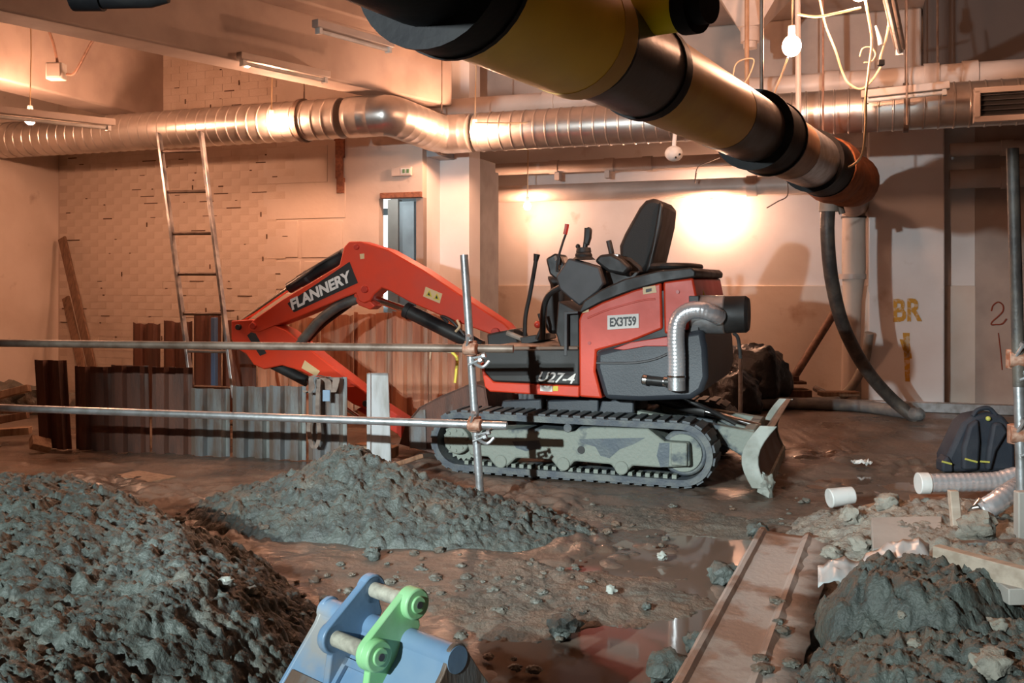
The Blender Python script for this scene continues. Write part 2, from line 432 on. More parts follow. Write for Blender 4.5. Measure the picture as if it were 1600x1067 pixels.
# ------------------------------------------------------------------ lettering
def text_faces(s, shear=0.0, bold=0.0):
    c = bpy.data.curves.new('t', 'FONT'); c.body = s; c.shear = shear; c.offset = bold; c.resolution_u = 3
    o = bpy.data.objects.new('t', c); COL.objects.link(o)
    dg = bpy.context.evaluated_depsgraph_get(); dg.update()
    me = bpy.data.meshes.new_from_object(o.evaluated_get(dg))
    vs = np.array([tuple(v.co) for v in me.vertices]); fs = [tuple(p.vertices) for p in me.polygons]
    bpy.data.objects.remove(o); bpy.data.curves.remove(c); bpy.data.meshes.remove(me)
    x0, x1 = vs[:, 0].min(), vs[:, 0].max(); y0, y1 = vs[:, 1].min(), vs[:, 1].max()
    vs[:, 0] = (vs[:, 0] - x0) / (x1 - x0); vs[:, 1] = (vs[:, 1] - y0) / (y1 - y0)
    return vs, fs
def lettering(s, bl, br, tl, nrm, shear=0.0, bold=0.0, thick=0.002):
    """text that fills the parallelogram bl-br-tl, as thin raised letters"""
    vs, fs = text_faces(s, shear, bold)
    bl, br, tl, nrm = Vector(bl), Vector(br), Vector(tl), Vector(nrm).normalized() * thick
    mb = MB()
    mb.add([bl + (br - bl) * v[0] + (tl - bl) * v[1] + nrm for v in vs], fs)
    return mb

# ================================================================== THE SETTING
C20 = math.cos(YAW)
def S(u, c):
    return WP(u, 440, c).dot(EX)
def R(s, e, z):
    return EX * s + EY * e + EZ * z
AX = (EX, EY, EZ)
def rbox(mb, s0, s1, e0, e1, z0, z1):
    mb.box(R((s0 + s1) / 2, (e0 + e1) / 2, (z0 + z1) / 2), (s1 - s0, e1 - e0, z1 - z0), AX)
    return mb
CEIL = 3.9

# ---- floor: trampled mud with hollows
def axis(segs):
    out = []
    for a, b, d in segs:
        out += list(np.arange(a, b - 1e-6, d))
    out.append(segs[-1][1])
    return np.array(out)
def floor_h(X, Y):
    h = 0.030 * (fbm(X * 0.9, Y * 0.9, 11) - 0.5) + 0.030 * (fbm(X * 5, Y * 5, 21) - 0.45)
    near = np.clip((9.5 - Y) / 2.0, 0, 1)
    h = h + near * 0.45 * lumps(X * 9, Y * 9, 31, 0.55) / 9 * np.clip((fbm(X * 1.3, Y * 1.3, 55) - 0.42) * 6, 0, 1)
    def hollow(cx, cy, rx, ry, d, ang=0.0):
        ca, sa = math.cos(ang), math.sin(ang)
        a = ((X - cx) * ca + (Y - cy) * sa) / rx; b = (-(X - cx) * sa + (Y - cy) * ca) / ry
        return -d * np.exp(-(a * a + b * b) ** 1.6)
    h = h + hollow(0.42, 3.75, 0.52, 1.0, 0.055, -0.1)
    h = h + hollow(1.06, 4.90, 0.19, 0.48, 0.065)
    h = h + hollow(0.9, 4.7, 0.6, 0.5, 0.022)
    h = h + hollow(2.2, 6.6, 0.9, 0.7, 0.018)
    h = h - 0.004
    return np.where((Y > 1.0) & (Y < 9.5), h, 0.3 * h)
xs = axis([(-12, -3.6, 0.4), (-3.6, 4.2, 0.024), (4.2, 9, 0.3)])
ys = axis([(-9, 2.4, 0.4), (2.4, 7.6, 0.026), (7.6, 14, 0.25)])
XX, YY = np.meshgrid(xs, ys)
ZZ = floor_h(XX, YY)
def height_mesh(name, XX, YY, ZZ, mat, keep=None):
    a, b = XX.shape
    vs = np.stack([XX.ravel(), YY.ravel(), ZZ.ravel()], 1)
    idx = np.arange(a * b).reshape(a, b)
    q = np.stack([idx[:-1, :-1], idx[:-1, 1:], idx[1:, 1:], idx[1:, :-1]], -1).reshape(-1, 4)
    if keep is not None:
        k = keep.ravel(); q = q[k[q].any(1)]
        used = np.unique(q); remap = np.zeros(a * b, int); remap[used] = np.arange(len(used))
        vs = vs[used]; q = remap[q]
    me = bpy.data.meshes.new(name)
    me.vertices.add(len(vs)); me.vertices.foreach_set('co', vs.ravel())
    me.loops.add(q.size); me.loops.foreach_set('vertex_index', q.ravel())
    me.polygons.add(len(q)); me.polygons.foreach_set('loop_start', np.arange(0, q.size, 4))
    me.polygons.foreach_set('use_smooth', np.ones(len(q), bool))
    me.update(calc_edges=True); me.validate()
    me.materials.append(mat)
    return me
fl = link('floor', height_mesh('floor', XX, YY, ZZ, M['mud']))
fl['kind'] = 'structure'; fl['label'] = 'wet brown trampled mud floor'
wt = MB(); wt.box((0.6, 4.6, -0.026), (7.0, 5.2, 0.006))
o = solid('puddle_water', wt, M['water'], 'brown standing water lying in the hollows of the mud', 'puddle', kind='stuff')

# ---- brick wall at the left, with doorway at its right end
cB = 9.2; eB = cB * C20
sL, sD0, sD1 = S(92, cB), S(592, cB), S(660, cB)
zD = 1.35 + 130 * yplane(600, cB) / F
mb = MB()
rbox(mb, sL, sD0, eB, eB + 0.10, -0.1, CEIL)
rbox(mb, sD0, sD1, eB, eB + 0.10, zD, CEIL)
wall_left = structure('wall_left', mb, M['plaster'], 'painted brick and plaster wall behind the ladder, lit orange', bev=None)
# single painted bricks
bw, bh, g = 0.225, 0.0785, 0.010
bmesh_list = []
for k in range(4):
    b = MB(); b.box((0, 0, 0), (bw - g * (0.16 + 0.16 * k), 0.02, bh - g * (0.16 + 0.18 * k)), AX)
    bmesh_list.append(mesh_of('brick', b, M['paint_brick'], None))
sR = S(412, cB)
spots = []
zrow = 0.02; row = 0
while zrow < CEIL - 0.05:
    s = sL + (0.02 if row % 2 else bw / 2 + 0.02)
    while s < sR + 0.25 * random.random():
        p = R(s + bw / 2, eB, zrow + bh / 2)
        u = 800 + F * p.x / p.y; v = HZ - F * (p.z - CH) / p.y
        spots.append((p, u, v)); s += bw
    zrow += bh; row += 1
vis = [q for q in spots if (228 < q[2] < 530 and q[1] > 92) or (80 < q[2] < 165 and q[1] > 250)]
rest = [q for q in spots if q not in vis]
vis_sorted = sorted(vis, key=lambda q: 0 if q[2] < 505 else 1)
shown, extra = vis_sorted[:300], vis_sorted[300:]
for p, u, v in shown:
    pr = random.uniform(-0.0003, 0.0003) - (0.002 if random.random() < 0.03 else 0)
    k = 0 if random.random() < 0.86 else random.choice((1, 1, 2, 3))
    o = link('brick', bmesh_list[k], wall_left, p - abs_loc(wall_left) + EY * pr)
st = MB()
for p, u, v in rest + extra:
    st.box(p + EY * random.uniform(-0.001, 0.001), (bw - g * 0.3, 0.02, bh - g * 0.4), AX)
o = part('brickwork', st, M['paint_brick'], wall_left, smooth=None); o['kind'] = 'stuff'
mo = MB(); rbox(mo, sL, sR + 0.1, eB - 0.0065, eB + 0.002, 0, CEIL)
part('mortar_bed', mo, M['mortar'], wall_left, smooth=None)
jo = MB(); rj = random.Random(12)
for p, u, v in vis:
    if rj.random() < 0.24:
        w = rj.choice((0.02, 0.025, 0.06, 0.12, 0.18)); h_ = rj.uniform(0.006, 0.013)
        if rj.random() < 0.2: w, h_ = 0.014, 0.05
        jo.box(p + EX * rj.uniform(-0.1, 0.1) - EZ * bh * 0.5 - EY * 0.008, (w, 0.014, h_), AX)
part('open_joint_row', jo, M['joint'], wall_left, smooth=None)['kind'] = 'stuff'
# larger painted blocks right of the bricks
for (u0, v0, u1, v1) in [(414, 346, 466, 402), (472, 346, 536, 402), (414, 408, 470, 452), (476, 408, 538, 452), (412, 290, 540, 340), (412, 232, 512, 284), (414, 458, 470, 500)]:
    b = MB(); a0 = WP(u0, v0, cB); a1 = WP(u1, v1, cB)
    rbox(b, a0.dot(EX), a1.dot(EX), eB - 0.010, eB + 0.01, a1.z, a0.z)
    part('block', b, M['plaster'], wall_left, bev=0.004)
# broken strip of plaster with bare red brick, and the crumbling lintel
b = MB()
for (u, v, w, h) in [(529, 205, 14, 30), (532, 232, 16, 30), (531, 262, 13, 34), (533, 290, 14, 24), (527, 192, 10, 14)]:
    a = WP(u, v, cB); k = yplane(u, cB) / F
    b.box(a - EY * 0.006, (w * k, 0.03, h * k), (EX, EY, EZ))
part('bare_brick_strip', b, M['rust_wall'], wall_left, bev=0.006)
a = WP(627, 305, cB); k = yplane(627, cB) / F
b = MB(); b.box(a, (72 * k, 0.05, 9 * k), AX)
part('broken_lintel', b, M['rust_wall'], wall_left, bev=0.008)

# left return wall
mb = MB(); rbox(mb, sL - 0.3, sL, 1.0, eB + 0.4, -0.1, CEIL)
structure('wall_side', mb, M['plaster'], 'plain plaster wall at the far left corner')

# doorway: back room with daylight
eK = eB + 1.6
mb = MB()
rbox(mb, sD0 - 1.3, sD0 - 1.2, eB + 0.10, eK, -0.1, 2.6); rbox(mb, sD1 + 0.10, sD1 + 0.16, eB + 0.45, eK, -0.1, 2.6)
rbox(mb, sD0 - 1.3, sD1 + 0.16, eK, eK + 0.1, -0.1, 2.6); rbox(mb, sD0 - 1.3, sD1 + 0.16, eB + 0.10, eK, 2.6, 2.7)
structure('wall_room', mb, M['grey_wall'], 'grey walls of the room beyond the doorway')
cK = (eK - 0.02) / C20
mb = MB()
a0, a1 = WP(588, 312, cK), WP(610, 478, cK)
rbox(mb, a0.dot(EX) - 0.25, a1.dot(EX), eK - 0.03, eK, a1.z, a0.z)
w1 = structure('window_1', mb, M['daylight'], 'bright strip of daylight seen through the doorway')
b = MB(); a = WP(600, 331, cK - 0.05); b.box(a, (0.5, 0.03, 0.08), AX); part('window_bar', b, M['grey_wall'], w1)
lo2, ld2 = light('back_room_fill', 'POINT', R(sD0 - 0.25, eB + 0.42, 2.35), 9, (0.78, 0.95, 1.0)); ld2.shadow_soft_size = 0.08  # unseen fill light, added to brighten the door and post
cd = (eB + 0.9) / C20
mb = MB(); a0, a1 = WP(609, 315, cd), WP(625, 500, cd)
rbox(mb, a0.dot(EX), a1.dot(EX), eB + 0.85, eB + 0.95, 0, a0.z + 0.02)
structure('trim_1', mb, M['concrete'], 'grey post inside the doorway')
mb = MB(); a0, a1 = WP(625, 315, cd), WP(648, 500, cd)
rbox(mb, a0.dot(EX), a1.dot(EX), eB + 0.88, eB + 0.93, 0.02, a0.z)
dr = structure('door_1', mb, M['grey_wall'], 'pale grey door leaf standing open inside the doorway', bev=0.005)
b = MB(); a = WP(640, 425, cd - 0.08); b.box(a, (0.03, 0.06, 0.3), AX); part('door_handle', b, M['black'], dr)
mb = MB(); a0 = WP(649, 316, cB); rbox(mb, a0.dot(EX), sD1, eB + 0.02, eB + 0.10, 0, zD)
structure('trim_2', mb, M['dark_wall'], 'dark door frame at the right jamb of the doorway')

# column right of the doorway, right wall, pillar
cC = 9.65; eC = cC * C20
s0, s1 = S(676, cC), S(733, cC)
mb = MB(); rbox(mb, s0, s1, eC, eC + 0.30, -0.1, CEIL)
rbox(mb, sD1 - 0.06, sD1, eB + 0.10, eC + 0.3, -0.1, CEIL)
rbox(mb, sD1 - 0.06, s0 + 0.02, eC + 0.02, eC + 0.3, -0.1, CEIL)
structure('wall_column', mb, M['plaster_white'], 'narrow white painted column right of the doorway', bev=0.01)
cR = 12.6; eR = cR * C20
mb = MB(); rbox(mb, S(640, cR), S(1600, cR) + 4, eR, eR + 0.3, -0.1, CEIL)
wall_back = structure('wall_back', mb, M['plaster_white'], 'whitewashed wall behind the excavator')
zl = WP(1200, 446, cR).z
b = MB(); rbox(b, S(660, cR), S(1600, cR) + 4, eR - 0.035, eR, -0.1, zl)
part('dado', b, M['plaster_stained'], wall_back, bev=0.008)
# painted panel right of the pillar and the numeral on it
b = MB(); a = WP(1523, 300, cR); rbox(b, a.dot(EX), a.dot(EX) + 3, eR - 0.05, eR, -0.1, CEIL)
part('pier', b, M['concrete'], wall_back, bev=0.01)
cP = 12.2; eP = cP * C20
s0, s1 = S(1357, cP), S(1476, cP)
mb = MB(); rbox(mb, s0, s1, eP, eP + 0.7, -0.1, CEIL)
pil = structure('wall_pillar', mb, M['plaster_white'], 'square whitewashed pillar right of the excavator', bev=0.015)
nB = -EY
b = lettering('BR', WP(1396, 503, cP - 0.005), WP(1441, 502, cP - 0.005), WP(1396, 467, cP - 0.005), nB, bold=0.03, thick=0.004)
part('ochre_lettering', b, M['paint_ochre'], pil, smooth=None, label='ochre sprayed letters BR')
for (u0, v0, u1, v1, w) in [(1416, 520, 1418, 596, 10), (1413, 530, 1420, 560, 14)]:
    b = MB(); p0, p1 = WP(u0, v0, cP), WP(u1, v1, cP); k = yplane(u0, cP) / F
    b.add([p0 - EX * w * k / 2 - EY * 0.003, p0 + EX * w * k / 2 - EY * 0.003, p1 + EX * w * k / 3 - EY * 0.003, p1 - EX * w * k / 3 - EY * 0.003], [(0, 1, 2, 3)])
    part('ochre_stroke', b, M['paint_ochre'], pil, smooth=None)
path = [(1549, 486), (1552, 477), (1560, 472), (1567, 477), (1567, 486), (1560, 494), (1551, 502), (1549, 507), (1556, 507), (1566, 506), (1573, 498)]
b = MB(); b.tube(smooth_path([WP(u, v, cR - 0.055) for u, v in path], 5), 0.009, 6)
part('red_numeral', b, M['paint_red'], wall_back, label='red brown hand painted numeral 2')
b = MB(); b.tube([WP(1560, 520, cR - 0.055), WP(1563, 545, cR - 0.055), WP(1566, 578, cR - 0.055)], 0.007, 6)
part('red_stroke', b, M['paint_red'], wall_back)

# ceiling and beams
mb = MB(); rbox(mb, -12, 10, -7, 14, CEIL, CEIL + 0.2)
structure('ceiling', mb, M['concrete'], 'concrete ceiling slab')
mb = MB(); rbox(mb, -12, 10, -7.2, -7, -0.1, CEIL); structure('wall_rear', mb, M['plaster'], 'wall behind the photographer')
mb = MB(); rbox(mb, 8.6, 8.8, -7, 14, -0.1, CEIL); structure('wall_right', mb, M['dark_wall'], 'dark wall at the far right')
mb = MB(); rbox(mb, -12, 8.6, -2.5, -2.1, 2.70, CEIL); structure('beam_flood_blocker', mb, M['concrete'], 'unseen blocker added behind the photographer to cut the floodlight', bev=0.01)  # out of view, added to cut off the floodlight's upper rays
def beam(name, p0, p1, width, z0, z1, mat, label, side=-1):
    p0 = Vector((p0[0], p0[1], 0)); p1 = Vector((p1[0], p1[1], 0))
    d = (p1 - p0).normalized(); n = Vector((d.y, -d.x, 0))      # n points to the right of the run
    mb = MB(); mb.prism([p0 + EZ * z0, p1 + EZ * z0, p1 + EZ * z1, p0 + EZ * z1], n * width * side)
    return structure(name, mb, mat, label, bev=0.02)
A0, A1 = W(0, 16, 6.15), W(640, 152, 9.05)
dA = (A1 - A0); dA.z = 0; dA.normalize(); nA = Vector((dA.y, -dA.x, 0))
beam('beam_1', A0 - dA * 3.5, A1 + dA * 0.6, 0.32, 3.09, CEIL, M['concrete'], 'deep concrete ceiling beam running to the wall above the ladder')
beam('beam_2', A0 - dA * 3.5, A1 + dA * 0.6, 0.26, 3.60, CEIL, M['concrete'], 'upper ledge of the concrete ceiling beam', side=1)
B0, B1 = Vector((-4.48, 8.4, 0)), Vector((-3.80, 10.75, 0)); dB = (B1 - B0).normalized()
beam('beam_3', B0 - dB * 3, B1, 0.4, 3.12, CEIL, M['concrete'], 'concrete ceiling beam at the upper left carrying a junction box')
mb = MB(); rbox(mb, S(684, 10.3), S(1440, 10.3), 10.3 * C20, 10.3 * C20 + 0.35, 3.32, CEIL)
structure('beam_4', mb, M['concrete'], 'pale ceiling beam behind the upper pipe', bev=0.02)
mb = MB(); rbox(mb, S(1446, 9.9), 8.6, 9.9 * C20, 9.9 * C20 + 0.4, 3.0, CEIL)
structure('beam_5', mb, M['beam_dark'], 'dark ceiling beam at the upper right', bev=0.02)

# ================================================================== SERVICES ON THE WALLS
def ribbed(path, r, pitch, rib, n=24, step=0.02):
    """resample and add a raised seam every pitch"""
    path = [Vector(p) for p in path]
    out = []; rs = []; d = 0.0
    L = [0.0]
    for i in range(1, len(path)): L.append(L[-1] + (path[i] - path[i - 1]).length)
    tot = L[-1]; k = 0; j = 0
    marks = []
    t = pitch / 2
    pts = []
    while t < tot:
        for dt, rr in ((-pitch * 0.48, r), (-0.010, r), (-0.004, r + rib), (0.004, r + rib), (0.010, r)):
            pts.append((t + dt, rr))
        t += pitch
    for t, rr in pts:
        while j < len(L) - 2 and L[j + 1] < t: j += 1
        f = (t - L[j]) / max(1e-6, L[j + 1] - L[j])
        out.append(path[j].lerp(path[j + 1], f)); rs.append(rr)
    b = MB(); b.tube(out, rs, n)
    return b
cDl, cDr = 8.3, 9.15
def dl(u): 
    p = WP(u, 440, cDl); p.z = 2.86; return p
def drr(u):
    p = WP(u, 440, cDr); p.z = 2.79; return p
duct = thing('ventilation_duct', 'galvanised spiral ventilation duct with an S bend crossing the wall', 'duct', dl(300) * 1.0)
part('duct_run', ribbed([dl(-160), dl(548)], 0.185, 0.115, 0.006), M['duct'], duct, label='straight spiral run over the ladder')
bend = smooth_path([dl(546), dl(575), dl(606) + EY * 0.06, (dl(640) + drr(655)) / 2 + EX * 0.02, drr(692) - EY * 0.05, drr(722), drr(748)], 8)
part('duct_bend', ribbed(bend, 0.188, 0.10, 0.0015, step=0.05), M['duct'], duct, label='smooth S bend')
part('duct_run', ribbed([drr(745), drr(1750)], 0.185, 0.115, 0.006), M['duct'], duct, label='straight spiral run right of the bend')
for u in (475, 690, 1415):
    p = dl(u) if u < 600 else drr(u)
    b = MB(); b.tube([p - EX * 0.02, p + EX * 0.02], 0.205, 24)
    br = part('duct_hanger', b, M['galv_worn'], duct)
    b = MB(); b.tube([p + EZ * 0.19, Vector((p.x, p.y, CEIL))], 0.008, 6); part('hanger_rod', b, M['galv_worn'], br)
# grille on the duct
k = yplane(1565, cDr) / F
pg = WP(1567, 163, cDr - 0.22)
gr = thing('air_grille', 'rectangular air grille with a pale frame on the spiral duct', 'grille', pg)
hw, hh = 36 * k, 22 * k
b = MB()
for (dx, dz, w, h) in [(0, hh, 2 * hw + 0.05, 0.045), (0, -hh, 2 * hw + 0.05, 0.045), (-hw, 0, 0.045, 2 * hh), (hw, 0, 0.045, 2 * hh)]:
    b.box(pg + EX * dx + EZ * dz, (w, 0.10, h), AX)
part('grille_frame', b, M['pipe_paint'], gr, bev=0.004)
b = MB(); b.box(pg + EY * 0.06, (2 * hw, 0.1, 2 * hh), AX); part('grille_throat', b, M['black'], gr)
for i in range(5):
    b = MB(); b.box(pg + EZ * (hh * (-0.7 + 0.35 * i)) + EY * 0.0, (2 * hw - 0.04, 0.03, 0.008), AX); part('grille_slat', b, M['dkgrey'], gr)

def pipe_run(name, label, u0, u1, v, uref, c, r, mat, collars=(), z=None):
    zz = z if z else WP(uref, v, c).z
    def q(u):
        p = WP(u, 440, c); p.z = zz; return p
    t = thing(name, label, 'pipe', q((u0 + u1) / 2))
    b = MB(); b.tube([q(u0), q(u1)], r, 20); part('pipe_body', b, mat, t)
    for u in collars:
        b = MB(); b.tube([q(u) - EX * 0.06, q(u) + EX * 0.06], r * 1.16, 20); part('pipe_collar', b, mat, t)
    return t, q
t, q = pipe_run('service_pipe', 'long pale painted pipe high above the spiral duct', 664, 1760, 165, 800, 9.45, 0.105, M['pipe_paint'], (860, 1300, 1455, 1515))
for u in (1245, 1465):
    b = MB(); p = q(u); b.tube([p + EZ * 0.1, Vector((p.x, p.y, CEIL))], 0.01, 6); part('hanger_rod', b, M['galv_worn'], t)
t, q = pipe_run('service_pipe', 'upper of the two painted pipes along the wall behind the excavator', 700, 1354, 264, 800, 12.3, 0.075, M['pipe_paint'], (866, 952, 1012))
for u in (872, 950):
    b = MB(); p = q(u); b.box(p - EZ * 0.12, (0.06, 0.12, 0.09), AX); part('pipe_bracket', b, M['pipe_paint'], t)
t, q = pipe_run('service_pipe', 'lower and thicker of the two painted pipes along the wall behind the excavator', 700, 1354, 303, 800, 12.3, 0.105, M['pipe_paint'], (1175,))
pipe_run('service_pipe', 'upper painted pipe on the wall right of the pillar', 1484, 1740, 264, 800, 12.3, 0.075, M['pipe_paint'], (1573,))
pipe_run('service_pipe', 'lower painted pipe on the wall right of the pillar', 1484, 1740, 303, 800, 12.3, 0.105, M['pipe_paint'], (1573,))
# pipe going down beside the pillar
pd = [WP(1334, 318, 12.35), WP(1334, 420, 12.35), WP(1332, 470, 12.35), WP(1330, 530, 12.35), WP(1330, 622, 12.35)]
pd[-1].z = 0.0
b = MB(); b.tube(pd, [0.125, 0.13, 0.10, 0.10, 0.11], 18)
t = thing('down_pipe', 'thick whitewashed down pipe in the corner left of the pillar', 'pipe', pd[-1])
part('pipe_body', b, M['plaster'], t)
b = MB(); b.tube([WP(1332, 428, 12.35), WP(1332, 436, 12.35)], 0.15, 18); part('pipe_collar', b, M['pipe_paint'], t)
b = MB(); b.tube([WP(1334, 338, 12.35), WP(1334, 341, 12.35)], 0.14, 18); part('pipe_strap', b, M['dkgrey'], t)

# hopper, rods and battens under the ceiling
Yh = 8.4
t = thing('sheet_metal_hopper', 'pale sheet metal hopper hanging from the ceiling beside the bare bulb', 'hopper', W(1172, 75, Yh))
def ring(u, v, w):
    p = W(u, v, Yh); k = w * Yh / F / 2
    return [p - EX * k - EY * k, p + EX * k - EY * k, p + EX * k + EY * k, p - EX * k + EY * k]
b = MB(); r0, r1 = ring(1180, -42, 150), ring(1172, 44, 34)
b.add(r0 + r1, [(0, 1, 5, 4), (1, 2, 6, 5), (2, 3, 7, 6), (3, 0, 4, 7), (4, 5, 6, 7), (0, 3, 2, 1)]); part('hopper_cone', b, M['pipe_paint'], t, smooth=None)
b = MB(); b.tube([W(1172, 42, Yh), W(1172, 66, Yh), W(1172, 66, Yh), W(1172, 76, Yh)], [0.085, 0.085, 0.06, 0.06], 14); part('hopper_neck', b, M['pipe_paint'], t)
zr = CEIL
def rod(name, label, u, v0, v1, Y, r, mat, cat='rod', u1=None):
    b = MB(); p1 = W(u if u1 is None else u1, v1, Y); p0 = W(u, v0, Y)
    b.tube([Vector((p0.x, p0.y, CEIL if v0 is None else p0.z)), p1], r, 8)
    return solid(name, b, mat, label, cat)
def topv(Y): return HZ - (CEIL - CH) * F / Y
rod('conduit_drop', 'brown conduit dropping from the ceiling past the hopper neck', 1167, topv(7.9), 135, 7.9, 0.019, M['pipe_tan'], 'conduit')
rod('conduit_drop', 'pale conduit dropping from the ceiling beside the bare bulb', 1246, topv(7.75), 200, 7.75, 0.023, M['pipe_paint'], 'conduit', u1=1248)
rod('hanger_rod', 'thin dark rod hanging down in front of the spiral duct', 1286, topv(7.6), 225, 7.6, 0.008, M['rebar'], 'rod')
rod('hanger_rod', 'thin steel rod in front of the duct left of the grille', 1417, topv(7.3), 195, 7.3, 0.008, M['galv_worn'], 'rod')

def batten(label, p0, p1, lit=False, w=0.07, h=0.06, drop=True):
    p0, p1 = Vector(p0), Vector(p1)
    d = (p1 - p0).normalized(); n = Vector((d.y, -d.x, 0)).normalized(); up = n.cross(d)
    if up.z < 0: up = -up
    t = thing('batten_light', label, 'light fitting', (p0 + p1) / 2)
    L = (p1 - p0).length
    b = MB(); b.box((p0 + p1) / 2, (L, w, h), (d, n, up)); part('lamp_housing', b, M['pipe_paint'], t, bev=0.006)
    b = MB(); b.tube([p0 + d * 0.05 - up * (h / 2 + 0.022), p1 - d * 0.05 - up * (h / 2 + 0.022)], 0.016, 10)
    part('lamp_tube', b, M['tube_lamp'] if lit else M['white_plastic'], t)
    for q in (p0 + d * 0.04, p1 - d * 0.04):
        b = MB(); b.box(q - up * (h / 2 + 0.02), (0.03, 0.05, 0.05), (d, n, up)); part('lamp_holder', b, M['white_plastic'], t)
    return t
batten('batten light fitting just below the far left beam', W(-60, 166, 7.6), W(176, 192, 8.5), w=0.12)
batten('batten light fitting along the lower edge of the deep beam', A0 + dA * 1.75 + nA * 0.08 + EZ * 0.02, A0 + dA * 2.65 + nA * 0.08 + EZ * 0.02)
batten('batten light fitting high on the deep beam beside the black pipe', W(492, 36, 7.2), W(612, 70, 7.9))
batten('pale batten light fitting between the two ducts at the right', WP(1345, 148, 8.6), WP(1484, 133, 8.6))
batten('batten light fitting seen end on above the tangled cables', W(1384, -30, 5.4), W(1406, 72, 6.9))

# junction box on the left beam with two conduits
pj = W(88, 112, 8.55)
t = thing('junction_box', 'small pale junction box on the upper left beam', 'junction box', pj)
b = MB(); b.box(pj, (0.15, 0.10, 0.15)); part('box_body', b, M['white_plastic'], t, bev=0.01)
b = MB(); b.box(pj - Vector((0, 0.055, -0.005)), (0.12, 0.012, 0.12)); part('box_lid', b, M['pipe_paint'], t, bev=0.005)
b = MB(); b.tube(smooth_path([W(90, 98, 8.55), W(84, 70, 8.4), W(75, 44, 8.2)], 6), 0.012, 6); part('conduit', b, M['rebar'], t)
b = MB(); b.tube(smooth_path([W(104, 116, 8.55), W(118, 112, 8.5), W(146, 62, 8.3), W(168, 46, 8.1), W(173, 20, 7.9)], 6), 0.012, 6); part('conduit', b, M['rebar'], t)
# exit sign over the doorway
pe = WP(628, 268, cB - 0.03); k = yplane(628, cB) / F
t = thing('exit_sign', 'small emergency exit sign on the wall above the doorway', 'sign', pe)
b = MB(); b.box(pe, (34 * k, 0.04, 14 * k), AX); part('sign_case', b, M['pipe_paint'], t, bev=0.004)
b = MB(); b.box(pe + EX * 8 * k - EY * 0.022, (16 * k, 0.006, 10 * k), AX); part('sign_face', b, M['white_plastic'], t)
b = MB(); b.box(pe + EX * 5 * k - EY * 0.027, (4 * k, 0.004, 6 * k), AX); b.box(pe + EX * 12 * k - EY * 0.027, (4 * k, 0.004, 6 * k), AX); part('sign_pictogram', b, M['exit_green'], t)

# ================================================================== CLAY HEAPS
def dist_line(X, Y, pts):
    """signed distance to a polyline, positive on its left-hand side (numpy)"""
    best = np.full(X.shape, 1e9); sgn = np.ones(X.shape)
    for (x0, y0), (x1, y1) in zip(pts[:-1], pts[1:]):
        dx, dy = x1 - x0, y1 - y0; L2 = dx * dx + dy * dy
        t = np.clip(((X - x0) * dx + (Y - y0) * dy) / L2, 0, 1)
        d = np.hypot(X - x0 - t * dx, Y - y0 - t * dy)
        s = np.sign(dx * (Y - y0) - dy * (X - x0))
        m = d < best
        best = np.where(m, d, best); sgn = np.where(m, s, sgn)
    return best * sgn
def clods(X, Y, seed, amt=1.0, scales=((7, 1.0), (14, 1.0), (30, 1.0))):
    wx = X + 0.03 * (fbm(X * 9, Y * 9, seed + 70) - 0.5) * 2; wy = Y + 0.03 * (fbm(X * 9, Y * 9, seed + 80) - 0.5) * 2
    h = 0
    for k, (s, a) in enumerate(scales):
        h = h + a * (lumps(wx * s + 3.3 * k, wy * s - 1.7 * k, seed + 10 * k) * 0.45 + chunks(wx * s - 2.1 * k, wy * s + 1.3 * k, seed + 10 * k + 5) * 0.62) / s
    return amt * h
GRIDS = []
def heap(name, label, x0, x1, y0, y1, step, shape, seed, mat, amt=0.8, scales=((7, 1.0), (14, 1.0), (30, 1.0))):
    xs = np.arange(x0, x1, step); ys = np.arange(y0, y1, step)
    X, Y = np.meshgrid(xs, ys)
    base = shape(X, Y)
    on = np.clip((base + 0.05) / 0.08, 0, 1)
    Z = base + on * (clods(X, Y, seed, amt, scales) + 0.02 * (fbm(X * 25, Y * 25, seed + 5) - 0.5)) - 0.02
    keep = (Z > -0.05)
    GRIDS.append((x0, y0, step, Z))
    me = height_mesh(name, X, Y, Z, mat, keep)
    o = link(name, me)
    tag(o, label, 'clay heap', kind='stuff')
    return o
def sm(x, w):      # smooth ramp: 0 below, x above
    return np.where(x < -w, 0, np.where(x > w, x, (x + w) ** 2 / (4 * w)))
# left foreground heap: outline on the ground from far left to near right
lineL = [(-0.85, 2.0), (-0.80, 2.75), (-0.64, 3.25), (-0.78, 3.85), (-1.08, 4.45), (-1.75, 5.15), (-2.5, 5.55), (-4.5, 5.9)]
def shape_left(X, Y):
    d = dist_line(X, Y, lineL) + 0.22 * (fbm(X * 1.8, Y * 1.8, 3) - 0.5)
    h = np.minimum(0.62 * d, 0.27 + 0.10 * d)
    far = np.clip((Y - 3.2) / 2.0, 0, 1)
    h = np.minimum(h, 0.30 + 0.12 * far) + np.where(d > 0.2, 0.10 * (fbm(X * 1.4, Y * 1.4, 9) - 0.5), 0)
    return np.where(d > -0.05, h, -0.3)
heap('clay_heap', 'large grey green clay heap filling the left foreground', -4.2, -0.4, 2.15, 6.1, 0.0088, shape_left, 101, M['clay'], 0.62,
     ((5, 0.30), (11, 0.7), (22, 1.1), (44, 1.3)))
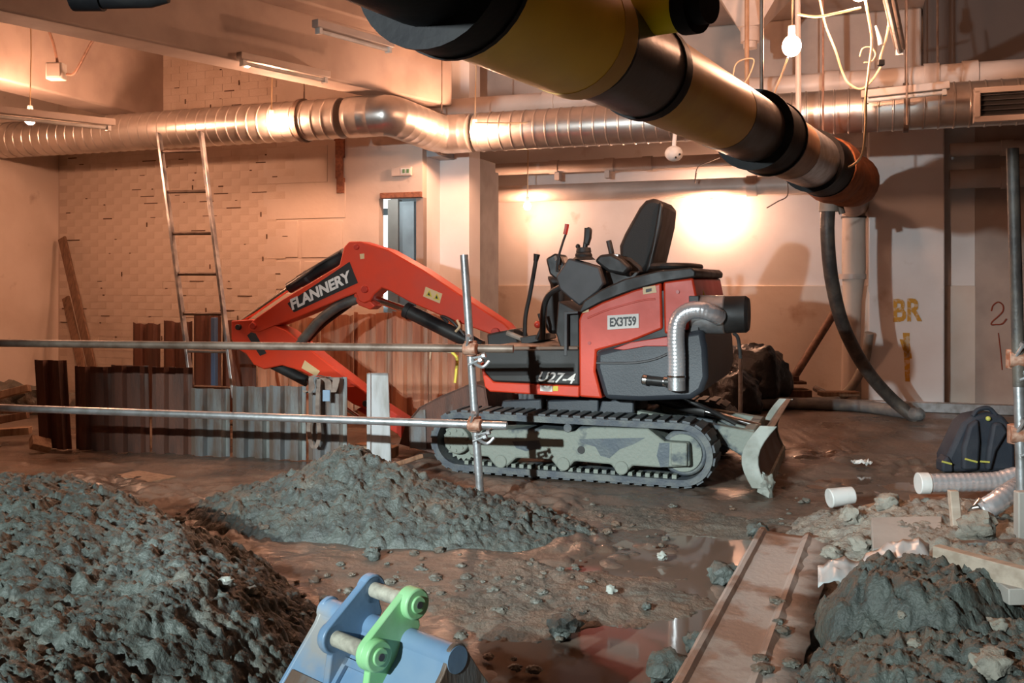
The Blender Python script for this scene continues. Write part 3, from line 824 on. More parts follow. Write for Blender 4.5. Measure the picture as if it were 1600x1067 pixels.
# middle heap in front of the excavator
def shape_mid(X, Y):
    a = -0.16
    cx, cy = -0.74, 5.42
    p = (X - cx) * math.cos(a) + (Y - cy) * math.sin(a); q = -(X - cx) * math.sin(a) + (Y - cy) * math.cos(a)
    p = p + 0.25 * (fbm(X * 2, Y * 2, 41) - 0.5); q = q + 0.22 * (fbm(X * 2, Y * 2, 42) - 0.5)
    d = 1 - np.sqrt((p / 1.18) ** 2 + (q / 0.50) ** 2)
    hgt = np.where(d > 0, 0.30 * d ** 0.9, d * 0.5)
    peak = 0.16 * np.exp(-(((X + 0.92) / 0.28) ** 2 + ((Y - 5.68) / 0.22) ** 2))
    return hgt * np.clip(0.95 - 0.28 * (X + 0.74), 0.45, 1.2) + peak * (d > -0.1)
heap('clay_heap', 'low ridge of clay in front of the excavator tracks', -2.3, 0.75, 4.6, 6.25, 0.0092, shape_mid, 202, M['clay'], 0.62,
     ((9, 0.7), (20, 1.1), (42, 1.3)))
# right foreground heap with steep face
def shape_right(X, Y):
    p = X + 0.16 * (fbm(X * 3, Y * 3, 61) - 0.5); q = Y + 0.16 * (fbm(X * 3, Y * 3, 62) - 0.5)
    big = 1 - np.sqrt(((p - 1.50) / 0.40) ** 2 + ((q - 3.55) / 0.36) ** 2)
    low = 1 - np.sqrt(((p - 1.75) / 0.85) ** 2 + ((q - 3.05) / 0.62) ** 2)
    rgt = 1 - np.sqrt(((p - 2.12) / 0.28) ** 2 + ((q - 3.45) / 0.30) ** 2)
    f = lambda d, h, e: np.where(d > 0, h * np.clip(d * e, 0, 1) ** 0.7, d)
    return np.maximum(np.maximum(f(big, 0.235, 2.6), f(low, 0.13, 2.0)), f(rgt, 0.10, 2.6))
heap('clay_heap', 'steep lump of dark clay in the right foreground beside the rusty sheet', 0.75, 2.8, 2.3, 4.1, 0.0095, shape_right, 303, M['clay'], 0.72,
     ((5, 0.22), (11, 0.8), (22, 1.1), (46, 1.2)))
# rubble bank behind it
def shape_rub(X, Y):
    d = 1 - np.sqrt(((X - 2.45 + 0.3 * (fbm(X * 2, Y * 2, 71) - 0.5)) / 1.12) ** 2 + ((Y - 4.62 + 0.4 * (fbm(X * 2, Y * 2, 72) - 0.5)) / 0.98) ** 2)
    return np.where(d > 0, 0.17 * np.clip(d * 2.2, 0, 1), d * 0.4)
heap('rubble_bank', 'bank of pale rubble and mud under the foil ducts', 1.1, 3.7, 3.4, 5.8, 0.0135, shape_rub, 404, M['rubble'], 0.5,
     ((10, 0.9), (22, 1.0), (50, 1.0)))['category'] = 'rubble'
# churned mud between the heaps and along the tracks
def shape_churn(X, Y):
    d1 = 1 - np.sqrt(((X - 0.05) / 0.75) ** 2 + ((Y - 4.22) / 0.55) ** 2)
    d2 = 1 - np.sqrt(((X - 0.55) / 1.1) ** 2 + ((Y - 5.55 + 0.25 * (X - 0.55)) / 0.35) ** 2)
    d = np.maximum(d1, d2) + 0.9 * (fbm(X * 3, Y * 3, 88) - 0.5)
    return np.where(d > 0, 0.022 * np.clip(d * 3, 0, 1) - 0.012, -0.1 + 0 * d)
heap('churned_mud', 'trampled crumbly mud between the clay heaps', -0.9, 1.8, 3.5, 6.2, 0.014, shape_churn, 505, M['clay_brown'], 0.30,
     ((12, 0.7), (26, 1.0), (55, 1.0)))['category'] = 'mud'

# loose clods and stones: each one its own thing
def rock(seed, r, flat=0.75):
    rnd = random.Random(seed)
    bm = bmesh.new(); bmesh.ops.create_icosphere(bm, subdivisions=3, radius=r)
    offs = Vector((rnd.random() * 50, rnd.random() * 50, rnd.random() * 50))
    from mathutils import noise as mn
    for v in bm.verts:
        n = mn.noise(v.co / r * 1.1 + offs) * 0.45 + abs(mn.noise(v.co / r * 2.2 + offs)) * 0.75 + mn.noise(v.co / r * 5.0 + offs) * 0.30
        v.co *= 1 + n; v.co.z *= flat
    mb = MB(); bm.verts.ensure_lookup_table()
    mb.v = [tuple(v.co) for v in bm.verts]; mb.f = [tuple(x.index for x in f.verts) for f in bm.faces]
    bm.free(); return mb
def ground_z(x, y):
    z = 0.0
    for x0, y0, st, Z in GRIDS:
        i = int((y - y0) / st); j = int((x - x0) / st)
        if 0 <= i < Z.shape[0] and 0 <= j < Z.shape[1]: z = max(z, Z[i, j])
    return z
def surf(u, v):
    """where the sight line through a pixel meets the heaps or the floor"""
    Y = 2.2
    while Y < 9:
        p = W(u, v, Y)
        if p.z <= ground_z(p.x, p.y): return p
        Y += 0.01
    return G(u, v)
def loose(name, label, cat, u, v, z, r, mat, seed, flat=0.75, group=None):
    p = surf(u, v); z = p.z
    mb = rock(seed, r, flat)
    zz = min(q[2] for q in mb.v)
    o = link(name, mesh_of(name, mb, mat, 60), None, Vector((p.x, p.y, z - zz * 0.55)))
    tag(o, label, cat, group)
    return o
for i, (u, v, z, r, lab) in enumerate([
        (1130, 905, -0.015, 0.055, 'dark clod of clay touching the upper left edge of the rusty sheet'),
        (1090, 1012, 0, 0.042, 'small grey clod on the left lip of the rusty sheet'),
        (1185, 838, 0, 0.05, 'muddy clod at the far end of the rusty sheet'),
        (582, 872, 0, 0.038, 'pale clod lying alone on the dark mud between the heaps'),
        (1035, 872, 0.0, 0.02, 'pale pebble in the wet mud left of the bright puddle'),
        (955, 925, 0.0, 0.02, 'pebble at the edge of the standing water'),
        (1010, 950, 0.0, 0.018, 'small wet stone in the standing water'),
        (880, 990, 0.0, 0.05, 'flat grey lump of clay beside the standing water'),
        (1045, 1058, 0.0, 0.06, 'clod of clay at the bottom edge left of the rusty sheet')]):
    loose('clay_clod', lab, 'clod', u, v, z, r, M['clay'] if i not in (4, 5) else M['mud_pale'], 900 + i)
loose('stone', 'bluish stone lying in the left clay heap', 'stone', 355, 915, 0.21, 0.024, M['mud_pale'], 950)
loose('stone', 'bluish pale stone at the left heap edge near the blue bucket', 'stone', 392, 928, 0.15, 0.02, M['mud_pale'], 951)
for i, (u, v, z, r, lab) in enumerate([
        (1330, 815, 0.15, 0.05, 'small grey rubble stone left of the concrete board'),
        (1345, 860, 0.12, 0.045, 'orange tinted rubble stone against the concrete board'),
        (1300, 870, 0.1, 0.04, 'muddy rubble stone by the torn plastic'),
        (1525, 835, 0.17, 0.07, 'rounded pale stone under the open foil duct'),
        (1385, 792, 0.12, 0.05, 'pale rubble stone behind the concrete board'),
        (1560, 785, 0.15, 0.06, 'rubble stone under the foil duct run'),
        (1430, 1010, 0.17, 0.018, 'white pebble stuck in the right clay lump'),
        (1410, 965, 0.25, 0.014, 'small white stone in the face of the right clay lump'),
        (1560, 985, 0.2, 0.028, 'pale stone at the lower right corner heap'),
        (1550, 1055, 0.13, 0.05, 'bluish grey lump at the bottom right corner')]):
    loose('rubble_stone', lab, 'stone', u, v, z, r, M['rubble'], 970 + i)

# crumbs of clay strewn over the mud, too many and too small to pick apart
rnd = random.Random(21)
zones = [(430, 560, 880, 985, 26), (560, 720, 860, 930, 24), (720, 930, 870, 960, 40), (880, 1060, 780, 860, 26), (640, 900, 985, 1060, 12), (1130, 1260, 760, 830, 14), (250, 420, 770, 830, 12)]
crumb = [rock(700 + k, 0.014 + 0.003 * k, 0.55) for k in range(5)]
cm = MB()
for (u0, u1, v0, v1, n) in zones:
    for i in range(n):
        p = surf(rnd.uniform(u0, u1), rnd.uniform(v0, v1)); k = rnd.choice(crumb); sc_ = rnd.uniform(0.3, 1.05); a = rnd.uniform(0, 6.28)
        rot = Matrix.Rotation(a, 3, 'Z')
        cm.add([rot @ (Vector(q) * sc_) + p + EZ * 0.002 for q in k.v], k.f)
solid('clay_crumbs', cm, M['clay_brown'], 'crumbs of clay strewn over the brown mud between the heaps', 'clay crumbs', smooth=60, kind='stuff')

# ================================================================== MINI EXCAVATOR
OX = Vector((0.355, 6.515, 0.0))
exc = thing('mini_excavator', 'red mini excavator with black seat and folded boom standing on rubber tracks', 'excavator', OX, -YAW)
def ML(u, v, yl):
    d = Vector(((u - 800) / F, 1, (HZ - v) / F))
    c = Vector((0, 0, CH))
    t = (yl + (OX - c).dot(EY)) / d.dot(EY)
    p = c + d * t - OX
    return Vector((p.dot(EX), yl, p.z))
def ep(name, mb, mat, bev=None, parent=None, label=None, smooth=35):
    return part(name, mb, mat, parent or exc, smooth, bev, label, local=True)
def pp(poly, y0, y1, mb=None):
    mb = mb or MB()
    mb.prism([ML(u, v, y0) for u, v in poly], (0, y1 - y0, 0))
    return mb
YV = Vector((0, 1, 0))
def disc(c, r, y0, y1, n=24, mb=None):
    mb = mb or MB()
    c = Vector(c); mb.tube([Vector((c.x, y0, c.z)), Vector((c.x, y1, c.z))], r, n); return mb
def px_tube(pts, r, n=10, sm_n=6):
    """pts: (u, v, yl)"""
    P = [ML(*p) for p in pts]
    mb = MB(); mb.tube(smooth_path(P, sm_n) if len(P) > 2 else P, r, n); return mb

# ---- tracks
cl, cr = ML(716, 690, 0), ML(1064, 710, 0)
zc = 0.222; Ro, Ri = 0.206, 0.164
xl, xr = cl.x, cr.x
Lst = xr - xl; Ltot = 2 * Lst + 2 * math.pi * Ro
def loop(s, r):
    s = s % Ltot
    if s < Lst: return Vector((xl + s, 0, zc + r)), 0.0
    s -= Lst
    if s < math.pi * Ro:
        a = math.pi / 2 - s / Ro
        return Vector((xr + r * math.cos(a), 0, zc + r * math.sin(a))), -(s / Ro)
    s -= math.pi * Ro
    if s < Lst: return Vector((xr - s, 0, zc - r)), math.pi
    s -= Lst
    a = -math.pi / 2 - s / Ro
    return Vector((xl + r * math.cos(a), 0, zc + r * math.sin(a))), math.pi - s / Ro
NL = 54
lug_mb = MB(); lug_mb.box((0, 0.15, 0.003), (0.050, 0.272, 0.022))
lug_me = mesh_of('lug', lug_mb, M['rubber'], 30)
def track(y0, label, detailed):
    mb = MB(); P = []
    for s in np.linspace(0, Ltot, 97):
        o_, _ = loop(s, Ro); i_, _ = loop(s, Ri)
        P.append([o_ + YV * y0, o_ + YV * (y0 + 0.3), i_ + YV * (y0 + 0.3), i_ + YV * y0, o_ + YV * y0])
    mb.grid(P)
    t = ep('track', mb, M['rubber'], label=label)
    for i in range(NL):
        p, a = loop((i + 0.5) * Ltot / NL, Ro)
        o = link('lug', lug_me, t, (p.x, y0 + 0.0, p.z)); o.rotation_euler = (0, -a, 0) if False else (0, -a, 0)
        o.rotation_euler = Matrix.Rotation(-a, 3, 'Y').to_euler() if False else (0, -a, 0)
    # guide teeth inside the lower run
    g = MB()
    for i in range(26):
        g.box((xl + 0.05 + i * (Lst - 0.1) / 25, y0 + 0.07, zc - Ri + 0.012), (0.030, 0.08, 0.026))
    ep('guide_tooth_row', g, M['muddy_steel'], parent=t)['kind'] = 'stuff'
    # frame plate with roller guards
    fr = [(770, 672), (840, 670), (897, 675), (905, 667), (1012, 670), (1038, 690), (1076, 692), (1078, 729), (1030, 731), (988, 728),
          (978, 739), (964, 739), (954, 726), (897, 721), (887, 733), (872, 733), (860, 718), (806, 716), (792, 729), (772, 728), (762, 714), (734, 712), (728, 690)]
    base = [ML(u, v, 0.0) for u, v in fr]
    b = MB(); b.prism([Vector((p.x, y0 + 0.004, p.z)) for p in base], (0, 0.26, 0))
    f = ep('track_frame', b, M['muddy_steel'], bev=0.012)
    for poly in ([(905, 686), (1008, 684), (990, 694), (968, 702), (952, 716), (938, 712), (930, 698), (908, 692)], [(1030, 692), (1046, 692), (1045, 729), (1032, 730), (1026, 712)], [(800, 690), (842, 688), (846, 700), (822, 705), (806, 700)]):
        b = MB(); b.prism([Vector((ML(u, v, 0).x, y0 + 0.002, ML(u, v, 0).z)) for u, v in poly], (0, 0.004, 0)); ep('bare_patch', b, M['bare_steel'], parent=f)
    q0, q1 = ML(1046, 690, 0), ML(1072, 728, 0)
    b = MB(); b.box(((q0.x + q1.x) / 2 + 0.01, y0 - 0.004, (q0.z + q1.z) / 2), (q1.x - q0.x, 0.03, q0.z - q1.z)); ep('tension_cover', b, M['muddy_steel'], bev=0.01, parent=f)
    for (u, v) in [(908, 703)]:
        q = ML(u, v, 0); ep('frame_hole', disc(q, 0.026, y0 - 0.002, y0 + 0.03, 12), M['black'], parent=f)
    for (u, v) in [(782, 720), (880, 724), (971, 730)]:
        q = ML(u, v, 0); ep('track_roller', disc(Vector((q.x, 0, q.z - 0.005)), 0.046, y0 - 0.006, y0 + 0.27, 18), M['muddy_steel'], bev=0.006)
    q = ML(887, 671, 0); ep('carrier_roller', disc(Vector((q.x, 0, q.z + 0.01)), 0.030, y0 - 0.005, y0 + 0.24, 14), M['rubber'], bev=0.004)
    # idler and sprocket
    idl = ep('idler_wheel', disc((xr, 0, zc), 0.155, y0 + 0.09, y0 + 0.21, 32), M['rubber'], bev=0.015)
    ep('idler_rim', disc((xr, 0, zc), 0.125, y0 + 0.075, y0 + 0.09, 32), M['muddy_steel'], bev=0.004, parent=idl)
    b = MB(); n = 22; pts = []
    for i in range(n * 2):
        a = math.pi * i / n; r = 0.158 if i % 2 else 0.135
        pts.append(Vector((xl + r * math.cos(a), y0 + 0.10, zc + r * math.sin(a))))
    b.prism(pts, (0, 0.08, 0)); spk = ep('drive_sprocket', b, M['muddy_steel'])
    ep('sprocket_hub', disc((xl - 0.03, 0, zc), 0.098, y0 + 0.03, y0 + 0.10, 28), M['muddy_steel'], bev=0.01, parent=spk)
    for i in range(8):
        a = 2 * math.pi * i / 8
        ep('hub_bolt', disc((xl - 0.03 + 0.07 * math.cos(a), 0, zc + 0.07 * math.sin(a)), 0.010, y0 + 0.02, y0 + 0.03, 6), M['muddy_steel'], parent=spk)
    return t
track(0.0, 'muddy near rubber track', True)
track(1.18, 'muddy far rubber track', False)
b = MB(); b.box(((xl + xr) / 2, 0.75, 0.33), (0.9, 1.0, 0.18)); ep('undercarriage', b, M['cweight'], bev=0.02)
b = MB(); b.tube([((xl + xr) / 2, 0.75, 0.40), ((xl + xr) / 2, 0.75, 0.56)], 0.40, 32); ep('slew_ring', b, M['cweight'], bev=0.01)
# fender plates under the house seen above the track
for (a0, a1) in ((785, 850), (855, 935), (940, 990)):
    ep('swing_frame', pp([(a0, 626), (a1, 624), (a1, 646), (a0 - 6, 648)], 0.30, 0.36), M['cweight'], bev=0.01)

# ---- dozer blade
bx = ML(1184, 700, 0.0).x
prof = []
for i in range(9):
    t = i / 8; z = 0.04 + 0.40 * t
    prof.append((bx + 0.02 - 0.09 * math.sin(math.pi * t) + 0.05 * t, z))
pts = [Vector((x + 0.035, 0.0, z)) for x, z in prof] + [Vector((x, 0.0, z)) for x, z in reversed(prof)]
b = MB(); b.prism(pts, (0, 1.5, 0))
bl = ep('dozer_blade', b, M['blade_brown'], bev=0.004)
pts2 = [Vector((x + 0.05, -0.012, z)) for x, z in prof] + [Vector((x - 0.055, -0.012, z)) for x, z in reversed(prof)]
b = MB(); b.prism(pts2, (0, 0.02, 0)); ep('blade_end_plate', b, M['mud_pale'], bev=0.006, parent=bl)
b = MB(); b.prism([p + YV * 1.504 for p in pts2], (0, 0.02, 0)); ep('blade_end_plate', b, M['mud_pale'], bev=0.006, parent=bl)
b = MB(); b.box((bx + 0.05, 0.75, 0.035), (0.02, 1.5, 0.08)); ep('cutting_edge', b, M['mud_pale'], bev=0.004, parent=bl)
mbc = rock(77, 0.05, 1.2); mbc.v = [(p[0] + bx + 0.04, p[1] + 0.03, p[2] + 0.06) for p in mbc.v]
ep('clay_lump', mbc, M['mud_pale'], parent=bl, smooth=60)
for y in (0.38, 1.06):
    b = MB(); b.prism([Vector((xr - 0.55, y, 0.36)), Vector((xr - 0.50, y, 0.46)), Vector((bx - 0.06, y, 0.34)), Vector((bx - 0.04, y, 0.16)), Vector((bx - 0.14, y, 0.17)), Vector((xr + 0.05, y, 0.33))], (0, 0.09, 0))
    ep('blade_arm', b, M['muddy_steel'], bev=0.01)
b = MB(); b.box((bx - 0.10, 0.75, 0.28), (0.08, 0.70, 0.14)); ep('blade_crossbar', b, M['muddy_steel'], bev=0.01)
b = MB(); b.tube([Vector((xr - 0.30, 0.70, 0.50)), Vector((xr + 0.05, 0.70, 0.42))], 0.042, 14); cyl = ep('blade_cylinder', b, M['black'])
b = MB(); b.tube([Vector((xr + 0.05, 0.70, 0.42)), Vector((bx - 0.05, 0.70, 0.33))], 0.022, 12); ep('cylinder_rod', b, M['chrome'], parent=cyl)
ep('hydraulic_hose', px_tube([(1060, 618, 0.3), (1090, 632, 0.3), (1118, 645, 0.33), (1150, 662, 0.36)], 0.016), M['black_gloss'])

# ---- house: deck, skirts, body
y0, y1 = 0.10, 1.40
deck = ep('deck', pp([(752, 546), (905, 546), (905, 602), (770, 596), (757, 582)], y0, y1), M['black'], bev=0.012)
ep('deck_mat', pp([(765, 541), (903, 541), (903, 547), (765, 547)], y0 + 0.03, y1 - 0.03), M['blade_brown'], bev=0.006)
ep('skirt', pp([(750, 566), (758, 584), (771, 597), (905, 603), (905, 621), (765, 612), (757, 605)], y0 - 0.008, y1 + 0.008), M['red'], bev=0.010)
b = lettering('U27-4', ML(841, 596, y0 - 0.002), ML(898, 600, y0 - 0.002), ML(843, 580, y0 - 0.002), (0, -1, 0), shear=0.25, bold=0.02, thick=0.004)
ep('model_lettering', b, M['sticker_white'], smooth=None, label='white slanted letters U27-4')
ep('white_sticker', pp([(844, 602), (863, 603), (863, 612), (844, 611)], y0 - 0.012, y0 - 0.006), M['sticker_white'])
ep('yellow_sticker', pp([(864, 603), (872, 603), (872, 611), (864, 611)], y0 - 0.012, y0 - 0.006), M['sticker_yellow'])
hood = ep('hood_panel', pp([(908, 489), (940, 472), (990, 453), (1033, 441), (1035, 514), (985, 534), (932, 548), (930, 580), (941, 623), (905, 620), (904, 500)], y0, y1), M['red'], bev=0.014)
# pressed crease of the hood
ep('hood_crease', px_tube([(918, 497, y0), (950, 484, y0), (1000, 470, y0), (1024, 467, y0)], 0.006, 6), M['red'], parent=hood)
ep('rear_panel', pp([(1036, 440), (1083, 434), (1090, 470), (1092, 512), (1038, 522)], y0 + 0.004, y1 - 0.004), M['red'], bev=0.014)
ep('body_core', pp([(912, 495), (1080, 440), (1085, 610), (945, 615)], y0 + 0.02, y1 - 0.02), M['black'])
cap = ep('hood_cap', pp([(904, 487), (912, 470), (940, 452), (975, 436), (1028, 423), (1080, 418), (1087, 424), (1086, 433), (1040, 440), (990, 453), (940, 472), (908, 489)], y0 - 0.015, y1 + 0.015), M['black'], bev=0.012)
# rim of the open tray behind the seat
rc = ML(1049, 414, 0.5)
b = MB(); ring_pts = []
for i in range(33):
    a = 2 * math.pi * i / 32
    ring_pts.append(Vector((rc.x + 0.155 * math.cos(a), 0.72 + 0.42 * math.sin(a), ML(1049, 416, 0.5).z)))
b.tube(ring_pts, 0.022, 8, caps=False); ep('tray_rim', b, M['black'], parent=cap)
cw = ep('counterweight', pp([(930, 575), (931, 549), (985, 536), (1045, 524), (1098, 514), (1104, 545), (1106, 590), (1098, 612), (1080, 624), (1000, 627), (944, 624)], y0 - 0.03, y1 + 0.03), M['cweight'], bev=0.035)
ep('red_insert', pp([(958, 545), (985, 535), (1043, 526), (1043, 541), (1008, 541), (975, 547)], y0 - 0.042, y0 - 0.02), M['red_dark'], bev=0.004, parent=cw)
ep('bumper_ledge', px_tube([(932, 567, y0 - 0.035), (985, 567, y0 - 0.035), (1020, 562, y0 - 0.035), (1045, 552, y0 - 0.035)], 0.008, 6), M['dkgrey'], parent=cw)
# number plate
pl = ep('number_plate', pp([(949, 493), (998, 490), (998, 512), (949, 515)], y0 - 0.008, y0 + 0.002), M['sticker_white'])
b = lettering('EX3T59', ML(953, 511, y0 - 0.010), ML(994, 508.5, y0 - 0.010), ML(953, 496.5, y0 - 0.010), (0, -1, 0), bold=0.03, thick=0.003)
ep('plate_lettering', b, M['ink'], parent=pl, smooth=None, label='black characters EX3T59')
ep('warning_sticker', pp([(1004, 449), (1024, 446), (1026, 457), (1005, 460)], y0 - 0.004, y0 + 0.004), M['sticker_cream'])
ep('sticker_mark', pp([(1009, 452), (1018, 450), (1018, 455), (1009, 457)], y0 - 0.007, y0), M['dkgrey'])
ep('small_sticker', pp([(910, 481), (920, 479), (920, 487), (910, 489)], y0 - 0.004, y0 + 0.004), M['sticker_cream'])
for (u, v) in ((921, 536), (1059, 456)):
    q = ML(u, v, y0); ep('panel_lock', disc(q, 0.012, y0 - 0.006, y0 + 0.004, 10), M['red_dark'], parent=hood)
# yellow straps at the rear
for u in (1077, 1085):
    ep('yellow_strap', pp([(u, 436), (u + 7, 437), (u + 16, 462), (u + 9, 463)], y0 + 0.30, y0 + 0.33), M['cable_yellow'])
# dark pillar and grey strip in front of the hood
ep('seat_box', pp([(872, 470), (905, 487), (905, 545), (876, 545), (868, 520)], y0 + 0.06, y1 - 0.2), M['black'], bev=0.01)
ep('trim_strip', pp([(881, 487), (903, 486), (903, 490), (886, 491), (886, 556), (881, 556)], y0 - 0.004, y0 + 0.04), M['dkgrey'], bev=0.003)

# ---- seat
sb = [(984, 424), (968, 404), (967, 384), (975, 365), (998, 324), (1008, 313), (1020, 310), (1032, 312), (1036, 320), (1034, 345), (1024, 385), (1014, 415), (1006, 427)]
seat = ep('seat_back', pp(sb, 0.52, 1.00), M['seat'], bev=0.03)
ep('seat_shell', pp([(1030, 314), (1037, 322), (1034, 350), (1018, 418), (1008, 426), (1018, 385)], 0.50, 1.02), M['black'], bev=0.015, parent=seat)
ep('seat_cushion', pp([(935, 412), (958, 396), (985, 402), (1005, 418), (1003, 430), (945, 436)], 0.50, 1.02), M['seat'], bev=0.03)
ep('arm_rest', pp([(928, 408), (936, 398), (955, 396), (970, 404), (985, 418), (975, 430), (950, 425)], 0.30, 0.42), M['black'], bev=0.02)
ep('seat_belt', px_tube([(962, 398, 0.48), (972, 412, 0.47), (982, 424, 0.46), (985, 432, 0.46)], 0.014, 8), M['dkgrey'])
b = MB(); b.box(ML(960, 399, 0.36), (0.07, 0.05, 0.018)); ep('belt_buckle', b, M['chrome'], bev=0.003)
ep('seat_riser', pp([(930, 424), (1000, 424), (985, 445), (935, 458)], 0.45, 1.05), M['black'], bev=0.01)
# near console
con = ep('console', pp([(888, 403), (936, 417), (944, 443), (935, 455), (905, 478), (890, 466), (874, 452), (868, 432)], 0.24, 0.40), M['dkgrey'], bev=0.012)
ep('console_front', pp([(852, 404), (866, 396), (876, 398), (884, 416), (872, 440), (858, 428)], 0.42, 0.58), M['black_gloss'], bev=0.015)
ep('console_switch', pp([(865, 400), (869, 399), (871, 406), (867, 407)], 0.405, 0.43), M['chrome'])
ep('console_switch', pp([(871, 415), (877, 414), (878, 421), (872, 422)], 0.405, 0.43), M['chrome'])
ep('far_console', pp([(852, 430), (880, 436), (880, 522), (856, 522), (848, 505), (850, 470), (860, 450)], 0.70, 0.95), M['black'], bev=0.03)
ep('front_guard', px_tube([(878, 448, 0.30), (858, 460, 0.32), (849, 485, 0.34), (848, 530, 0.36)], 0.022, 10), M['black_gloss'])
# joysticks and levers
js = ep('joystick', px_tube([(912, 404, 0.32), (914, 388, 0.32), (916, 372, 0.32), (917, 356, 0.32)], 0.018, 10), M['black'])
ep('joystick_grip', pp([(912, 380), (914, 358), (919, 354), (923, 358), (922, 372), (918, 384)], 0.30, 0.35), M['black'], bev=0.008, parent=js)
b = MB(); q = ML(912, 390, 0.32); b.tube([q - EZ * 0.02, q + EZ * 0.015], [0.055, 0.05], 16); ep('joystick_collar', b, M['black'], bev=0.004, parent=js)
b = MB(); q = ML(912, 399, 0.32); b.tube([q - EZ * 0.03, q - EZ * 0.01, q + EZ * 0.005, q + EZ * 0.03], [0.085, 0.06, 0.062, 0.045], 16); ep('joystick_boot', b, M['seat'], parent=js)
b = MB(); b.ball(ML(903, 385, 0.32), 0.018); ep('joystick_button', b, M['black'], parent=js)
js = ep('joystick', px_tube([(956, 398, 1.05), (954, 388, 1.05), (951, 376, 1.05)], 0.022, 10), M['black'])
lv = ep('safety_lever', px_tube([(870, 425, 0.36), (872, 405, 0.36), (879, 380, 0.36), (884, 366, 0.36)], 0.009, 8), M['black'])
ep('lever_knob', px_tube([(883, 366, 0.36), (885, 357, 0.36), (886, 350, 0.36)], 0.016, 10), M['red_dark'], parent=lv, label='red lever knob')
for y in (0.62, 0.80):
    lv = ep('travel_lever', px_tube([(820, 530, y), (821, 495, y), (828, 460, y), (836, 415, y), (838, 400, y)], 0.017, 8), M['black_gloss'])
    b = MB(); b.tube([ML(837, 408, y), ML(839, 397, y)], [0.018, 0.026], 12); ep('lever_knob', b, M['black'], parent=lv)
ep('foot_pedal', pp([(812, 527), (838, 523), (842, 533), (815, 540)], 0.5, 0.95), M['black'], bev=0.006)
ep('floor_lever', px_tube([(838, 530, 0.5), (846, 510, 0.5), (842, 490, 0.5)], 0.012, 8), M['black'])
b = MB(); b.ball(ML(840, 507, 0.55), 0.028); ep('tie_down_hook', b, M['red_dark'])

# ---- exhaust scrubber and foil exhaust hose at the rear
mz = ML(1112, 491, 0.18)
mc0, mc1 = ML(1082, 491, 0.2), ML(1168, 491, 0.2)
b = MB(); b.tube([mc0, Vector((mc0.x + 0.22, mc0.y, mc0.z))], 0.128, 28); sc = ep('exhaust_scrubber', b, M['galv'], bev=0.012)
b = MB(); b.tube([Vector((mc0.x + 0.22, mc0.y, mc0.z)), Vector((mc1.x - 0.01, mc1.y, mc1.z)), Vector((mc1.x + 0.01, mc1.y, mc1.z))], [0.122, 0.122, 0.106], 28); ep('scrubber_end', b, M['black'], parent=sc)
ep('scrubber_bracket', pp([(1076, 462), (1092, 462), (1092, 522), (1076, 520)], 0.1, 0.3), M['dkgrey'], bev=0.006, parent=sc)
ep('scrubber_foot', px_tube([(1146, 520, 0.2), (1153, 528, 0.2), (1156, 548, 0.2), (1157, 560, 0.2)], 0.012, 8), M['black'], parent=sc)
fp = smooth_path([ML(*p) for p in [(1057, 596, 0.0), (1057, 560, 0.0), (1056, 525, 0.0), (1060, 500, 0.0), (1074, 487, 0.0), (1094, 484, 0.0), (1112, 489, 0.02), (1124, 496, 0.08)]], 10)
ep('foil_exhaust_hose', ribbed(fp, 0.057, 0.024, 0.0010, 18), M['foil'], label='shiny corrugated foil exhaust hose')
b = MB(); b.tube([ML(1057, 586, 0.0), ML(1057, 610, 0.0)], 0.058, 20); el = ep('exhaust_elbow', b, M['galv'], bev=0.004)
b = MB(); b.tube([ML(1046, 597, 0.0), ML(1004, 593, 0.02)], 0.030, 16); ep('elbow_inlet', b, M['black_gloss'], parent=el)
for u in (1040, 1008):
    b = MB(); b.tube([ML(u + 3, 597 - (1043 - u) * 0.1, 0.01), ML(u - 3, 596 - (1043 - u) * 0.1, 0.01)], 0.036, 16); ep('hose_clamp', b, M['chrome'], parent=el)
b = MB(); b.tube([ML(1057, 586, 0.0), ML(1057, 589, 0.0)], 0.061, 20); ep('hose_clamp', b, M['chrome'], parent=el)

# ---- boom (outline traced on its near face)
yb0, yb1 = 0.66, 0.84
boom_pts = [(388, 508), (400, 496), (440, 468), (530, 414), (537, 386), (545, 377), (562, 377), (605, 390), (660, 421), (720, 461), (788, 506), (797, 516), (793, 525), (784, 528),
            (768, 523), (700, 498), (640, 472), (608, 454), (596, 450), (584, 460), (578, 470), (568, 474), (560, 470), (556, 458), (540, 464), (470, 494), (430, 509), (404, 520), (390, 518)]
boom = ep('boom', pp(boom_pts, yb0, yb1), M['red'], bev=0.010)
def decal_box(name, poly, mat, y, parent, th=0.004, label=None):
    return ep(name, pp(poly, y - th, y + 0.001), mat, parent=parent, label=label)
dec = decal_box('boom_decal', [(449, 474), (546, 409), (559, 442), (459, 488)], M['ink'], yb0, boom, label='black decal panel')
b = lettering('FLANNERY', ML(457, 485, yb0 - 0.004), ML(550, 439, yb0 - 0.004), ML(453, 468, yb0 - 0.004), (0, -1, 0), shear=0.0, bold=0.042, thick=0.003)
ep('decal_lettering', b, M['sticker_white'], parent=boom, smooth=None, label='white bold letters FLANNERY')
decal_box('warning_sticker', [(665, 448), (691, 459), (687, 474), (661, 463)], M['sticker_cream'], yb0, boom)
for (u, v) in ((670, 459), (682, 464)):
    decal_box('warning_symbol', [(u - 5, v + 3), (u + 1, v - 6), (u + 5, v + 5)], M['sticker_yellow'], yb0 - 0.003, boom)
    decal_box('warning_mark', [(u - 2, v + 2), (u, v - 3), (u + 2, v + 3)], M['ink'], yb0 - 0.006, boom)
decal_box('small_sticker', [(562, 397), (569, 396), (569, 404), (563, 405)], M['sticker_cream'], yb0, boom)
